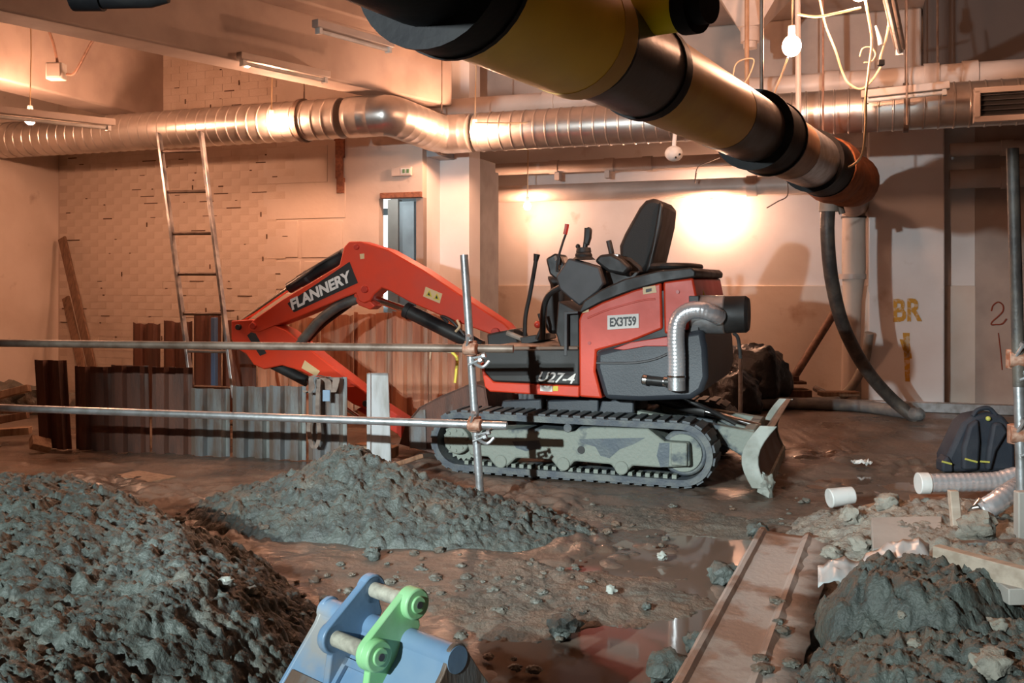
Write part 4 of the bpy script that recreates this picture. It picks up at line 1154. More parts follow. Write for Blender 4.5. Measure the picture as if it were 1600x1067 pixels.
ep('boom_rail', px_tube([(598, 396, yb0 + 0.01), (650, 425, yb0 + 0.01), (720, 470, yb0 + 0.01), (752, 490, yb0 + 0.01)], 0.008, 6), M['red_dark'], parent=boom)
for (u, v, r) in ((558, 386, 0.022), (571, 452, 0.030), (775, 519, 0.035), (397, 509, 0.028)):
    q = ML(u, v, yb0); ep('pivot_pin', disc(q, r, yb0 - 0.025, yb1 + 0.025, 16), M['red_dark'], bev=0.004, parent=boom)
# boom swing post
ep('swing_post', pp([(760, 522), (800, 514), (812, 540), (806, 575), (765, 575)], 0.60, 0.90), M['black'], bev=0.015)
b = MB(); b.tube([ML(792, 520, 0.6), ML(815, 529, 0.6), ML(824, 536, 0.6)], 0.02, 8); ep('hydraulic_hose', b, M['hose_grey'])
# lug under the boom knuckle
ep('boom_lug', pp([(552, 455), (578, 470), (586, 478), (578, 484), (560, 477), (553, 466)], yb0 + 0.02, yb1 - 0.02), M['red'], bev=0.008, parent=boom)
# arm cylinder on top of the boom
q0, q1, q2 = ML(540, 397, 0.75), ML(452, 450, 0.75), ML(376, 503, 0.75)
b = MB(); b.tube([q0, q1.lerp(q0, 0.20), q1.lerp(q0, 0.20), q1], [0.055, 0.055, 0.048, 0.048], 18); ac = ep('arm_cylinder', b, M['black_gloss'])
b = MB(); b.tube([q1, q2], 0.022, 12); ep('cylinder_rod', b, M['chrome'], parent=ac)
b = MB(); b.tube([q1.lerp(q0, 0.32), q1.lerp(q0, 0.36)], 0.058, 18); ep('cylinder_band', b, M['dkgrey'], parent=ac)
ep('hydraulic_hose', px_tube([(530, 396, 0.70), (500, 412, 0.69), (480, 428, 0.69), (455, 446, 0.70)], 0.012, 8), M['black'])
# boom cylinder below
q0, q1, q2 = ML(566, 460, 0.75), ML(634, 484, 0.75), ML(752, 543, 0.75)
b = MB(); b.tube([q1, q2], 0.058, 18); bc = ep('boom_cylinder', b, M['black_gloss'])
b = MB(); b.tube([q0, q1.lerp(q2, 0.02)], 0.030, 14); ep('cylinder_rod', b, M['chrome'], parent=bc)
b = MB(); b.tube([q1, q1.lerp(q2, 0.06)], 0.066, 18); ep('cylinder_gland', b, M['black'], parent=bc)
b = MB(); b.ball(q0, 0.055, 12, 8, (1, 1.2, 1)); ep('cylinder_eye', b, M['black'], parent=bc)
ep('hydraulic_hose', px_tube([(700, 504, 0.64), (690, 494, 0.63), (704, 500, 0.62), (716, 512, 0.62), (726, 524, 0.62)], 0.012, 8), M['black'])
ep('hydraulic_hose', px_tube([(714, 500, 0.60), (718, 510, 0.60), (712, 518, 0.61)], 0.010, 8), M['cable'])
for k, dy in enumerate((0.0, 0.04, 0.08)):
    ep('hydraulic_hose', px_tube([(735, 468 + 3 * k, 0.80 + dy), (758, 483 + 3 * k, 0.80 + dy), (790, 510 + 2 * k, 0.82 + dy), (800, 530, 0.82 + dy)], 0.014, 8), M['black'])

# ---- dipper arm
ya0, ya1 = 0.665, 0.835
arm_pts = [(361, 501), (392, 499), (425, 507), (447, 516), (500, 558), (578, 618), (583, 630), (574, 641), (552, 632), (500, 597), (470, 580), (440, 571), (412, 577), (396, 570), (384, 553), (370, 545), (361, 530)]
arm = ep('dipper_arm', pp(arm_pts, ya0, ya1), M['red'], bev=0.010)
q = ML(391, 533, ya0); ep('arm_recess', pp([(386, 524), (392, 519), (399, 521), (404, 530), (416, 552), (406, 556), (396, 540)], ya0 - 0.004, ya0 + 0.002), M['black'], parent=arm)
for (u, v, r) in ((374, 511, 0.024), (573, 630, 0.026)):
    q = ML(u, v, ya0); ep('pivot_pin', disc(q, r, ya0 - 0.03, ya1 + 0.03, 16), M['black'], bev=0.004, parent=arm)
decal_box('arm_sticker', [(476, 563), (500, 580), (494, 588), (471, 575)], M['sticker_cream'], ya0, arm)
# bucket cylinder under the arm, hose loop, linkage and bucket
q0, q1, q2 = ML(410, 560, 0.75), ML(480, 596, 0.75), ML(560, 652, 0.75)
b = MB(); b.tube([q0, q1], 0.045, 16); bk = ep('bucket_cylinder', b, M['black'])
b = MB(); b.tube([q1, q2], 0.020, 12); ep('cylinder_rod', b, M['chrome'], parent=bk)
ep('bucket_hose', px_tube([(560, 466, 0.72), (530, 478, 0.70), (500, 500, 0.70), (474, 530, 0.70), (440, 566, 0.72)], 0.042, 12), M['hose_dark'])
ep('bucket_hose', px_tube([(548, 476, 0.80), (505, 508, 0.80), (470, 545, 0.80)], 0.02, 10), M['black'])
ep('bucket_link', pp([(556, 640), (584, 624), (640, 660), (655, 690), (640, 700), (620, 678)], 0.68, 0.82), M['red_dark'], bev=0.008)
bp = [(624, 694), (634, 662), (655, 636), (690, 618), (738, 598), (758, 604), (764, 640), (752, 680), (722, 706), (690, 712)]
yk0, yk1 = 0.48, 1.02
for y in (yk0, yk1 - 0.02):
    ep('bucket_side', pp(bp, yk0, yk0 + 0.02) if y == yk0 else (lambda m: m)(MB().prism([ML(u, v, yk0) + YV * (yk1 - yk0 - 0.02) for u, v in bp], (0, 0.02, 0))), M['rust'], bev=0.004)
outer = [ML(u, v, yk0) for u, v in bp]
inner = []
cen = sum(outer, Vector((0, 0, 0))) / len(outer)
b = MB()
P = []
for p in outer:
    qn = p + (cen - p).normalized() * 0.018
    P.append([p, p + YV * (yk1 - yk0), qn + YV * (yk1 - yk0), qn, p])
b.grid(P); ep('bucket_shell', b, M['rust'])
ep('bucket_side_strip', pp([(640, 658), (656, 640), (664, 640), (666, 702), (640, 700)], yk0 - 0.016, yk0 - 0.001), M['steel_sheet'], bev=0.003)  # separate grey strip on the near side of the bucket

# ================================================================== BIG OVERHEAD PIPE
zp = 2.24
Pa = Vector((-0.58, 2.0, zp)); Pb = Vector((2.80, 8.15, zp))
def onpipe(u):
    d = (u - 800) / F
    # X/Y = d along the axis
    t = (d * Pa.y - Pa.x) / ((Pb.x - Pa.x) - d * (Pb.y - Pa.y))
    return Pa.lerp(Pb, t)
dp = (Pb - Pa).normalized(); npz = Vector((dp.y, -dp.x, 0))
big = thing('overhead_pipe', 'big yellow and black banded pipe crossing overhead from the camera to the pillar', 'pipe', onpipe(1000))
def seg(name, u0, u1, r0, r1, mat, n=36, lip=0, parent=None, label=None, ext=0.0):
    a, c = onpipe(u0) - dp * ext, onpipe(u1)
    b = MB()
    if lip: b.tube([a, a + dp * 0.02, a + dp * 0.02, c - dp * 0.02, c - dp * 0.02, c], [r0 + lip, r0 + lip, r0, r1, r1 + lip, r1 + lip], n)
    else: b.tube([a, c], [r0, r1], n)
    return part(name, b, mat, parent or big, 40, None, label)
seg('pipe_collar', 668, 716, 0.246, 0.246, M['pipe_black'], label='black rubber collar', lip=0.006)
seg('pipe_band', 712, 906, 0.226, 0.222, M['yellow'], label='yellow band')
seg('pipe_band_edge', 886, 908, 0.2245, 0.2245, M['yellow_tape'])
seg('pipe_band', 904, 922, 0.205, 0.200, M['pipe_black'])
seg('pipe_band', 920, 1004, 0.198, 0.198, M['pipe_dark'], label='dark steel band', lip=0.003)
seg('pipe_band', 1000, 1010, 0.207, 0.207, M['pipe_black'])
seg('pipe_band', 1008, 1128, 0.194, 0.190, M['yellow_tape'], label='ochre wrapped band')
seg('pipe_band', 1126, 1180, 0.192, 0.190, M['pipe_dark'])
seg('pipe_collar', 1176, 1202, 0.228, 0.228, M['pipe_black'], label='black clamp ring', lip=0.010)
seg('pipe_band', 1200, 1236, 0.200, 0.200, M['pipe_tan'])
seg('pipe_band', 1234, 1270, 0.203, 0.201, M['galv'])
seg('pipe_collar', 1268, 1288, 0.226, 0.226, M['pipe_black'], lip=0.006)
seg('pipe_band', 1286, 1334, 0.20, 0.19, M['pipe_tan'])
b = MB(); q_ = onpipe(1330); b.tube([q_ - dp * 0.1, q_ + EY * 0.12, q_ + EY * (11.80 - q_.dot(EY))], 0.165, 26); part('pipe_wall_stub', b, M['pipe_tan'], big)
# the run continues towards the camera behind the collar
b = MB(); b.tube([onpipe(670), Pa - dp * 0.25], [0.19, 0.19], 30)
part('pipe_tail', b, M['pipe_black'], big, label='black pipe run overhead')
# bright yellow branch with black end
q0 = onpipe(958) + EZ * 0.17
b = MB(); q1 = W(1072, 12, q0.y * 0.94); q0b = Vector((q0.x, q0.y, q1.z + 0.02)); b.tube([q0b, q1], 0.085, 24); br = part('pipe_branch', b, M['yellow_bright'], big, label='bright yellow branch stub')
b = MB(); d = (q1 - q0b).normalized(); b.tube([q1 - d * 0.01, q1 + d * 0.05, q1 + d * 0.05, q1 + d * 0.10], [0.10, 0.10, 0.07, 0.07], 24); part('branch_cap', b, M['pipe_black'], br)
# hangers carrying it
for u in (1046, 1190):
    p = onpipe(u); b = MB(); b.tube([p + EZ * 0.1, Vector((p.x, p.y, CEIL))], 0.012, 8); part('hanger_rod', b, M['galv_worn'], big)
# orange rags bound round its far end
b = MB(); p0, p1 = onpipe(1288), onpipe(1345)
rnd = random.Random(5); pts = []; rs = []
for i in range(9):
    t = i / 8; pts.append(p0.lerp(p1, t) + Vector((rnd.uniform(-.02, .02), 0, rnd.uniform(-.03, .02)))); rs.append((0.215 if i < 7 else 0.16) + rnd.uniform(-0.02, 0.035))
b.tube(pts, rs, 22)
solid('rag_wrapping', b, M['orange_rag'], 'orange rust coloured wrapping round the far end of the overhead pipe', 'wrapping', smooth=60)
# black pipe at the top left corner
t = thing('overhead_pipe', 'short black pipe end at the top left above the beam', 'pipe', W(190, 0, 4.2))
b = MB(); b.tube([W(158, -4, 4.2), W(235, -6, 4.2), W(262, -8, 4.2)], [0.05, 0.05, 0.035], 20); part('pipe_body', b, M['pipe_black'], t)
b = MB(); b.tube([W(114, -8, 4.2), W(160, -8, 4.2)], 0.07, 20); part('pipe_collar', b, M['pipe_black'], t)
b = MB(); b.tube([W(190, -8, 4.2), Vector((W(190, 0, 4.2).x, 4.2, CEIL))], 0.010, 6); part('hanger_rod', b, M['galv_worn'], t)

# ================================================================== BARE BULBS AND CABLES
def bulb(u, v, Y, label, r=0.045, cable_top=None, m='bulb'):
    p = W(u, v, Y)
    t = thing('bare_bulb', label, 'light bulb', p)
    b = MB(); b.ball(p, r, 14, 10, (1, 1, 1.12)); part('glass', b, M[m], t)
    b = MB(); b.tube([p + EZ * (r * 1.0), p + EZ * (r + 0.07)], [0.024, 0.022], 10); part('lamp_holder', b, M['white_plastic'], t)
    top = cable_top if cable_top is not None else CEIL
    b = MB(); b.tube([p + EZ * (r + 0.06), Vector((p.x + 0.01, p.y, (p.z + top) / 2)), Vector((p.x, p.y, top))], 0.006, 6); part('flex', b, M['cable'], t)
    return t
bulb(424, 192, 8.80, 'bare bulb glowing in front of the spiral duct right of the ladder')
bulb(742, 206, 8.92, 'bare bulb glowing in front of the duct just right of the S bend')
bulb(824, 322, 11.98, 'bare bulb near the wall pipes left of the excavator seat', m='bulb_dim')
bulb(1112, 326, 11.45, 'bare bulb against the wall right of the excavator seat', 0.06, cable_top=2.40, m='bulb_dim')
bulb(1237, 72, 6.2, 'bare bulb hanging high right of the yellow pipe', 0.06, m='bulb_mid')
bulb(1342, -10, 6.2, 'bare bulb at the very top edge above the tangled cables', m='bulb_mid')
bulb(47, 186, 8.35, 'bare bulb under the batten light at the far left')
bulb(386, 98, 7.75, 'bare bulb at the lower edge of the deep ceiling beam', 0.035, m='bulb_dim')
# unlit lampholder
p = W(1053, 240, 8.3)
t = thing('lamp_holder', 'white lamp holder hanging under the duct beside the yellow pipe', 'lamp holder', p)
b = MB(); b.ball(p, 0.072, 14, 10, (1.1, 1, 0.95)); part('globe', b, M['white_plastic'], t)
b = MB(); b.tube([p + EZ * 0.06, W(1055, 206, 8.3)], 0.018, 8); part('stem', b, M['white_plastic'], t)
for (u, v) in ((1056, 246), (1062, 241)):
    b = MB(); b.ball(W(u, v, 8.22), 0.010); part('terminal', b, M['black'], t)
def cable(label, pts, r=0.008, mat='cable'):
    b = MB(); b.tube(smooth_path([W(*p) for p in pts], 8), r, 6)
    return solid('cable', b, M[mat], label, 'cable')
cable('long pale cable hanging in a loop down to the overhead pipe', [(1352, 0, 6.2), (1362, 60, 6.2), (1358, 105, 6.2), (1353, 150, 6.2), (1352, 200, 6.4), (1345, 245, 6.8), (1322, 262, 7.2), (1296, 258, 7.3)], 0.009, 'cable')
cable('pale cable drooping from the bulb to the conduit', [(1246, 22, 6.2), (1275, 26, 6.2), (1310, 20, 6.2), (1345, 12, 6.2)])
cable('pale cable swinging over the upper pipe', [(1281, 0, 6.6), (1290, 40, 6.6), (1305, 78, 6.6), (1316, 112, 6.7), (1326, 130, 6.7), (1345, 139, 6.7), (1362, 126, 6.7), (1376, 105, 6.7)])
cable('pale cable curling down to the dark plug', [(1386, 0, 6.3), (1389, 30, 6.3), (1384, 62, 6.3), (1376, 88, 6.3), (1376, 97, 6.3)])
cable('thin looped cable end beside the dark plug', [(1343, 88, 6.3), (1348, 76, 6.3), (1360, 74, 6.3), (1368, 84, 6.3), (1362, 96, 6.3), (1350, 98, 6.3)], 0.005)
cable('cable running from the bulb down to the black clamp ring', [(1231, 90, 6.2), (1222, 115, 6.3), (1210, 145, 6.4), (1206, 158, 6.5)], 0.006)
cable('cable draped along the upper pipe to the duct bulb', [(742, 192, 8.8), (800, 192, 8.9), (900, 191, 8.9), (980, 188, 8.8)], 0.006)
cable('thin dark cable hanging from the wall bulb flex', [(1088, 270, 11.2), (1086, 285, 11.2), (1090, 262, 11.0), (1110, 252, 10.6), (1125, 246, 10.2)], 0.006, 'cable_dark')
cable('thin dark cable left of the hose coupling', [(1231, 285, 8.2), (1230, 306, 8.2), (1215, 315, 8.2), (1198, 325, 8.2)], 0.005, 'cable_dark')
cable('loop of thin cable at the conduit by the hopper neck', [(1145, 120, 7.8), (1150, 100, 7.8), (1165, 92, 7.8), (1178, 94, 7.8), (1172, 115, 7.8), (1163, 130, 7.8)], 0.006)
p = W(1376, 98, 6.28)
b = MB(); b.box(p, (0.045, 0.035, 0.04)); solid('cable_plug', b, M['black'], 'small dark plug on the end of a hanging cable', 'plug', bev=0.006)
p = W(1372, 66, 6.28)
b = MB(); b.tube([W(1368, 40, 6.28), W(1374, 60, 6.28), W(1376, 70, 6.28)], [0.006, 0.014, 0.016], 8); solid('cable_connector', b, M['white_plastic'], 'pale cable connector above the dark plug', 'connector')

# ================================================================== SCAFFOLD GUARD RAIL
pb = W(752, 768, 5.75); pt = W(725, 398, 5.75); pb.z = -0.02
gr = thing('scaffold_guardrail', 'scaffold guard rail of two long tubes clamped to a leaning post', 'guard rail', (pb.x, pb.y, 0))
b = MB(); b.tube([pb, pt], 0.0245, 18); part('post', b, M['galv'], gr, label='leaning upright tube')
def raily(u0, v0, Y0, u1, v1, Y1, name, mat, extend=0.35):
    p0, p1 = W(u0, v0, Y0), W(u1, v1, Y1)
    b = MB(); b.tube([p0 - (p1 - p0) * extend, p1], 0.0245, 18); return part(name, b, mat, gr), p0, p1
raily(0, 536, 6.35, 802, 545, 5.68, 'rail', M['galv_worn'])[0]['label'] = 'upper brown weathered tube'
raily(0, 637, 6.45, 792, 665, 5.68, 'rail', M['galv'])[0]['label'] = 'lower galvanised tube'
pr0, pr1 = W(712, 662.2, 5.76), W(770, 664.2, 5.70)
b = MB(); b.tube([pr0, pr1], 0.0255, 18); part('rust_patch', b, M['galv_rust'], gr)
def coupler(p, mat=M['galv'], rustm=M['galv_rust'], parent=gr):
    b = MB(); b.tube([p - EX * 0.04, p + EX * 0.04], 0.037, 14); b.tube([p + Vector((0, 0.04, -0.045)), p + Vector((0, 0.04, 0.045))], 0.037, 14)
    c = part('coupler', b, rustm, parent, bev=0.004)
    for (dx, dz, ax) in ((0.05, -0.045, Vector((0.9, -0.3, 0.25))), (0.03, -0.075, Vector((0.9, -0.2, 0.4))), (-0.015, 0.045, Vector((0.2, -0.5, 0.8)))):
        q = p + Vector((dx, -0.035, dz)); a = ax.normalized()
        b = MB(); b.tube([q - a * 0.045, q + a * 0.045], 0.008, 8); b.tube([q + a * 0.025, q + a * 0.045], 0.017, 6); part('coupler_bolt', b, mat, c)
    q = p + Vector((0.03, -0.03, -0.085)); b = MB(); b.tube(smooth_path([q + Vector((-0.02, 0, 0.03)), q, q + Vector((0.045, 0, -0.02)), q + Vector((0.085, 0, 0.015))], 5), 0.010, 8); part('coupler_flap', b, mat, c)
coupler(W(735, 545, 5.70)); coupler(W(742, 664, 5.70))

# right-hand pole
pb = W(1600, 888, 4.5); pt = W(1582, 232, 4.5); pb.z = -0.02
rp = thing('scaffold_pole', 'scaffold pole standing at the right edge of the picture', 'scaffold pole', (pb.x, pb.y, 0))
b = MB(); b.tube([pb, pb.lerp(pt, 0.52)], 0.0245, 18); part('pole', b, M['galv'], rp)
b = MB(); b.tube([pb.lerp(pt, 0.44), pt], 0.0275, 18); part('pole_sleeve', b, M['hose_dark'], rp, label='dark upper sleeve')
coupler(W(1592, 562, 4.5), parent=rp); coupler(W(1594, 680, 4.5), parent=rp)
b = MB(); q = W(1594, 830, 4.4); b.box(Vector((q.x + 0.01, q.y, 0.18)), (0.06, 0.05, 0.42)); part('toe_block', b, M['board'], rp, bev=0.006)

# ================================================================== LADDER
q0, q1 = W(306, 650, 8.25), W(248, 208, 8.95)
r0, r1 = W(370, 650, 8.15), W(314, 206, 8.85)
# stretch to the ground
for a, c in ((q0, q1), (r0, r1)):
    d = (c - a); a += d * ((0.0 - a.z) / d.z)
lad = thing('ladder', 'aluminium ladder leaning against the painted brick wall', 'ladder', (q0 + r0) / 2)
sd = (r0 - q0).normalized(); up = (q1 - q0).normalized(); dn = sd.cross(up)
for a, c in ((q0, q1), (r0, r1)):
    b = MB(); b.box((a + c) / 2, (0.028, 0.060, (c - a).length), (sd, dn, (c - a).normalized())); part('stile', b, M['alu'], lad, bev=0.004)
H = q1.z
for v in (237, 300, 365, 428, 490, 548, 604, 660):
    # height from the photograph's rung rows
    t = None
    lo_, hi_ = 0.0, 1.0
    for _ in range(40):
        m = (lo_ + hi_) / 2; p = q0.lerp(q1, m)
        vv = HZ - F * (p.z - CH) / p.y
        if vv > v: lo_ = m
        else: hi_ = m
    b = MB(); b.tube([q0.lerp(q1, m), r0.lerp(r1, m)], 0.015, 10); part('rung', b, M['galv_worn'], lad)

# ================================================================== TRENCH SHEETS
def sheet(label, pa, pbm, ztop, mat, tilt=0.0, group=None, zb=0.0, prof=0.035, jag=0.0, thick=0.006):
    """steel trench sheet standing from pa to pbm on the ground, corrugated in plan"""
    pa, pbm = Vector((pa[0], pa[1], 0)), Vector((pbm[0], pbm[1], 0))
    d = pbm - pa; L = d.length; d.normalize(); n = Vector((d.y, -d.x, 0))
    xs = [0, 0.10, 0.16, 0.36, 0.42, 0.58, 0.64, 0.84, 0.90, 1.0]
    of = [0, 0, 1, 1, 0, 0, 1, 1, 0, 0.0]
    rnd = random.Random(sum(map(ord, label)) % 1000)
    front = [pa + d * (x * L) + n * (o * prof) for x, o in zip(xs, of)]
    back = [p - n * thick for p in front]
    m = len(front); vs = []; fs = []
    tops = [ztop + rnd.uniform(-jag, jag) for _ in range(m)]
    for row, z in ((0, None), (1, None)):
        for k, p in enumerate(front): vs.append(p + EZ * (zb if row == 0 else tops[k]) + d * (tilt * (tops[k]) if row else 0))
        for k, p in enumerate(back): vs.append(p + EZ * (zb if row == 0 else tops[k]) + d * (tilt * (tops[k]) if row else 0))
    for k in range(m - 1):
        fs += [(k, k + 1, 2 * m + k + 1, 2 * m + k), (m + k, 3 * m + k, 3 * m + k + 1, m + k + 1), (2 * m + k, 2 * m + k + 1, 3 * m + k + 1, 3 * m + k)]
    fs += [(0, 2 * m, 3 * m, m), (m - 1, 2 * m - 1, 4 * m - 1, 3 * m - 1)]
    b = MB(); b.add(vs, fs)
    return solid('trench_sheet', b, mat, label, 'trench sheet', smooth=20, group=group)
ORD = ['leftmost', 'second', 'third', 'fourth', 'fifth', 'sixth', 'seventh', 'eighth', 'ninth', 'tenth']
g0, g1 = G(70, 700), G(540, 722)
def gl(u):                                   # on the line of the front row
    d = (u - 800) / F
    t = (d * g0.y - g0.x) / ((g1.x - g0.x) - d * (g1.y - g0.y))
    return g0.lerp(g1, t)
front = [(62, 112, 562, 'rust'), (116, 174, 572, 'rust'), (176, 234, 570, 'rust'), (235, 298, 573, 'rust'), (299, 359, 606, 'steel_sheet'), (361, 420, 603, 'steel_sheet'), (421, 478, 602, 'steel_sheet'), (480, 540, 588, 'steel_sheet')]
desc = ['leaning, darkest', 'dark brown', 'dark brown', 'brown with a burnt hole', 'short, mud splashed', 'short grey', 'short grey', 'taller, at the right end']
for i, (u0, u1, v, m) in enumerate(front):
    p0, p1 = gl(u0), gl(u1)
    off = EY * (0.02 * (i % 2))
    z = 1.35 - (v - 440) * p0.y / F
    sheet('%s steel trench sheet, %s from the left in the front row' % (desc[i], ORD[i]), p0 + off, p1 + off, z, M[m], tilt=(-0.07 if i == 0 else -0.02 if i < 3 else 0), group='front row of trench sheets')
back = [(208, 250, 505), (256, 300, 502), (303, 345, 492), (348, 400, 500), (403, 450, 500), (452, 500, 495), (501, 552, 492), (553, 612, 489), (613, 668, 486), (669, 722, 490)]
for i, (u0, u1, v) in enumerate(back):
    c = 8.55 + 0.03 * (i % 2)
    p0, p1 = WP(u0, 440, c), WP(u1, 440, c)
    z = 1.35 - (v - 440) * p0.y / F
    sheet('%s rusty trench sheet, %s from the left in the back row' % ('dark' if i < 4 else 'orange brown', ORD[i]), p0, p1, z, M['rust'] if i < 4 else M['rust_light'], jag=0.012, group='back row of trench sheets')
# timber leaning on the sheets between the rows
b = MB(); p = WP(335, 550, 8.3); b.box(Vector((p.x, p.y, 0.5)), (0.05, 0.05, 1.0), AX); solid('blue_prop', b, material('blue_paint', (0.05, 0.11, 0.22, 1), 0.5), 'dark blue prop standing between the ladder stiles', 'prop', bev=0.006)
# white post right of the front row
pa = G(593, 727); b = MB()
b.box(Vector((pa.x, pa.y, 0.33)), (0.155, 0.03, 0.70), (Vector((1, 0, 0)), Vector((0, 1, 0)), Vector((-0.035, 0, 1)).normalized()))
b.box(Vector((pa.x - 0.075, pa.y - 0.01, 0.33)), (0.03, 0.045, 0.70)); 
solid('white_board', b, M['white_paint'], 'weathered white board standing upright right of the trench sheets', 'board', bev=0.005)
# webbing slings hung over the front row
def sling(label, pts, w=0.028, mat='rust'):
    P = smooth_path([W(*p) for p in pts], 6); b = MB(); rows = [[p - Vector((w / 2, 0.004, 0)), p + Vector((w / 2, -0.004, 0)), p + Vector((w / 2, 0.004, 0)), p + Vector((-w / 2, 0.004, 0)), p - Vector((w / 2, 0.004, 0))] for p in P]
    b.grid(rows); return solid('webbing_sling', b, M[mat], label, 'sling', smooth=60)
M['webbing'] = material('webbing', (0.22, 0.17, 0.14, 1), 0.85, col2=(0.14, 0.10, 0.08, 1), scale=20)
sling('long webbing sling looped over the sheets with a hanging loop', [(498, 592, 7.14), (496, 640, 7.12), (499, 680, 7.12), (492, 700, 7.11), (486, 692, 7.11), (482, 670, 7.12), (484, 655, 7.12)], 0.03, 'webbing')
sling('short webbing sling curled over the top of the sheets', [(505, 588, 7.12), (494, 586, 7.1), (486, 592, 7.1), (488, 606, 7.1), (480, 614, 7.1), (476, 610, 7.1)], 0.035, 'webbing')
sling('brown cloth strap folded over the end sheet', [(503, 590, 7.12), (512, 596, 7.10), (514, 610, 7.10), (520, 612, 7.10), (524, 600, 7.11), (526, 590, 7.13)], 0.05, 'webbing')
b = MB(); p = W(510, 618, 7.09); b.box(p, (0.055, 0.012, 0.085)); solid('blue_tag', b, M['blue'], 'small blue tag on the taller end sheet', 'tag', bev=0.003)
# thin hooked bars hanging behind the post
t = cable('hooked bar on the upper rail left of the post', [(672, 562, 6.6), (674, 548, 6.6), (682, 546, 6.6), (705, 551, 6.6)], 0.008, 'pipe_tan'); t.name = 'hooked_bar'; t['category'] = 'bar'
t = cable('yellow clip strap under the upper rail', [(706, 550, 6.5), (714, 560, 6.5), (713, 580, 6.5), (711, 598, 6.5)], 0.010, 'cable_yellow'); t.name = 'clip_strap'; t['category'] = 'strap'

# leaning planks in the left corner
def plank(label, p0, p1, w, th, mat, name='plank', cat='plank', wide=None):
    p0, p1 = Vector(p0), Vector(p1); d = (p1 - p0); L = d.length; d.normalize()
    wd = wide or EX; wd = (Vector(wd) - d * d.dot(wd)).normalized(); n = d.cross(wd)
    b = MB(); b.box((p0 + p1) / 2, (w, th, L), (wd, n, d)); return solid(name, b, mat, label, cat, bev=0.004)
a0 = WP(140, 560, 8.75); a0.z = 0.0
plank('longer timber plank leaning in the left corner', WP(150, 600, 8.7) * 1.0, WP(97, 372, 9.1), 0.10, 0.03, M['timber_dark'])
plank('shorter timber plank leaning in the left corner', WP(134, 600, 8.6), WP(103, 465, 9.0), 0.09, 0.03, M['timber_dark'])
# timber stacked at far left
for i, (u0, v0, u1, v1, Y, w, lab) in enumerate([
        (-30, 625, 46, 606, 8.3, 0.12, 'topmost loose timber at the far left'), (-30, 662, 44, 648, 8.0, 0.14, 'middle timber of the far left pile'),
        (-40, 678, 48, 672, 7.9, 0.10, 'lowest timber of the far left pile'), (-30, 640, 52, 640, 8.5, 0.10, 'rear timber of the far left pile'),
        (48, 690, 78, 697, 7.5, 0.08, 'short timber offcut at the foot of the leaning sheet')]):
    p0, p1 = W(u0, v0, Y), W(u1, v1, Y + 0.1)
    plank(lab, p0, p1, 0.11, 0.06, M['timber_dark'] if i % 2 else M['timber'], 'timber_length', 'timber', wide=EY)
b = MB(); p = WP(10, 640, 8.0); 
for (dx, dz, s) in ((0, 0.12, 1), (0.35, 0.1, .8), (0.6, 0.08, .6)):
    mbr = rock(31 + int(dx * 10), 0.22 * s, 0.8); b.add([Vector(q) + Vector((p.x + dx, p.y, dz)) for q in mbr.v], mbr.f)
solid('earth_mound', b, M['clay_brown'], 'mound of dark earth under the far left timber', 'earth', smooth=60, kind='stuff')
plank('flat timber board on the mud behind the left heap', G(195, 742), G(255, 752), 0.22, 0.03, M['timber'], wide=EY)
plank('splintered orange timber offcut left of the track', W(615, 727, 6.55), W(657, 713, 6.75), 0.06, 0.03, M['timber'], 'timber_offcut', 'timber', wide=EY)
plank('pale timber under the bucket behind the white board', W(560, 700, 7.5), W(618, 706, 7.4), 0.12, 0.08, M['timber'], 'timber_offcut', 'timber', wide=EY)

# ================================================================== RIGHT SIDE: HOSES, BAGS, BACKPACK, RUBBLE
Yc = 8.6
hs = smooth_path([W(1294, 322, Yc), W(1293, 370, Yc), W(1300, 440, 8.7), W(1318, 510, 8.9), (W(1352, 575, 9.2)), W(1392, 622, 9.4), W(1432, 655, 9.35)], 10)
ho = thing('drain_hose', 'thick black hose hanging from the overhead pipe down to the muddy floor', 'hose', Vector((hs[-1].x, hs[-1].y, 0)))
b = MB(); b.tube(hs, 0.062, 16); part('hose_body', b, M['hose_dark'], ho)
b = MB(); gp = [W(1438, 655, 9.3), W(1425, 650, 9.35), W(1350, 641, 9.9), W(1270, 636, 10.1), W(1195, 633, 10.2)]
for p_ in gp: p_.z = 0.065
b.tube(smooth_path(gp, 8), 0.062, 16); part('hose_tail', b, M['hose_muddy'], ho)
b = MB(); q = W(1295, 322, Yc); b.tube([q - EZ * 0.05, q + EZ * 0.08, q + EZ * 0.08, q + EZ * 0.16], [0.085, 0.085, 0.06, 0.06], 18); cp = part('hose_coupling', b, M['hose_grey'], ho)
b = MB(); b.tube([W(1302, 312, Yc - 0.05), W(1312, 320, Yc - 0.05), W(1316, 334, Yc - 0.05)], 0.03, 10); part('coupling_lever', b, M['galv_worn'], cp)
b = MB(); b.tube([q + EZ * 0.14, onpipe(1310)], 0.05, 12); part('hose_neck', b, M['hose_grey'], ho)
b = MB(); b.tube(smooth_path([W(1358, 520, 10.6), W(1352, 560, 10.7), W(1335, 598, 10.8), W(1312, 622, 10.9), W(1290, 628, 11.0)], 8), 0.05, 14)
solid('grey_hose', b, M['hose_grey'], 'curved pale hose coming down in front of the pillar foot', 'hose')
b = MB(); b.tube([W(1306, 485, 10.9), W(1240, 590, 10.6)], 0.045, 14); st_ = thing('steel_prop', 'brown steel prop leaning on the wall left of the hose', 'prop', W(1240, 596, 10.6))
part('prop_tube', b, M['rebar'], st_)
b = MB(); q = W(1238, 597, 10.6); b.box(q, (0.26, 0.2, 0.03)); b.box(q + EZ * 0.04, (0.12, 0.12, 0.06)); part('prop_foot', b, M['rebar'], st_, bev=0.005)
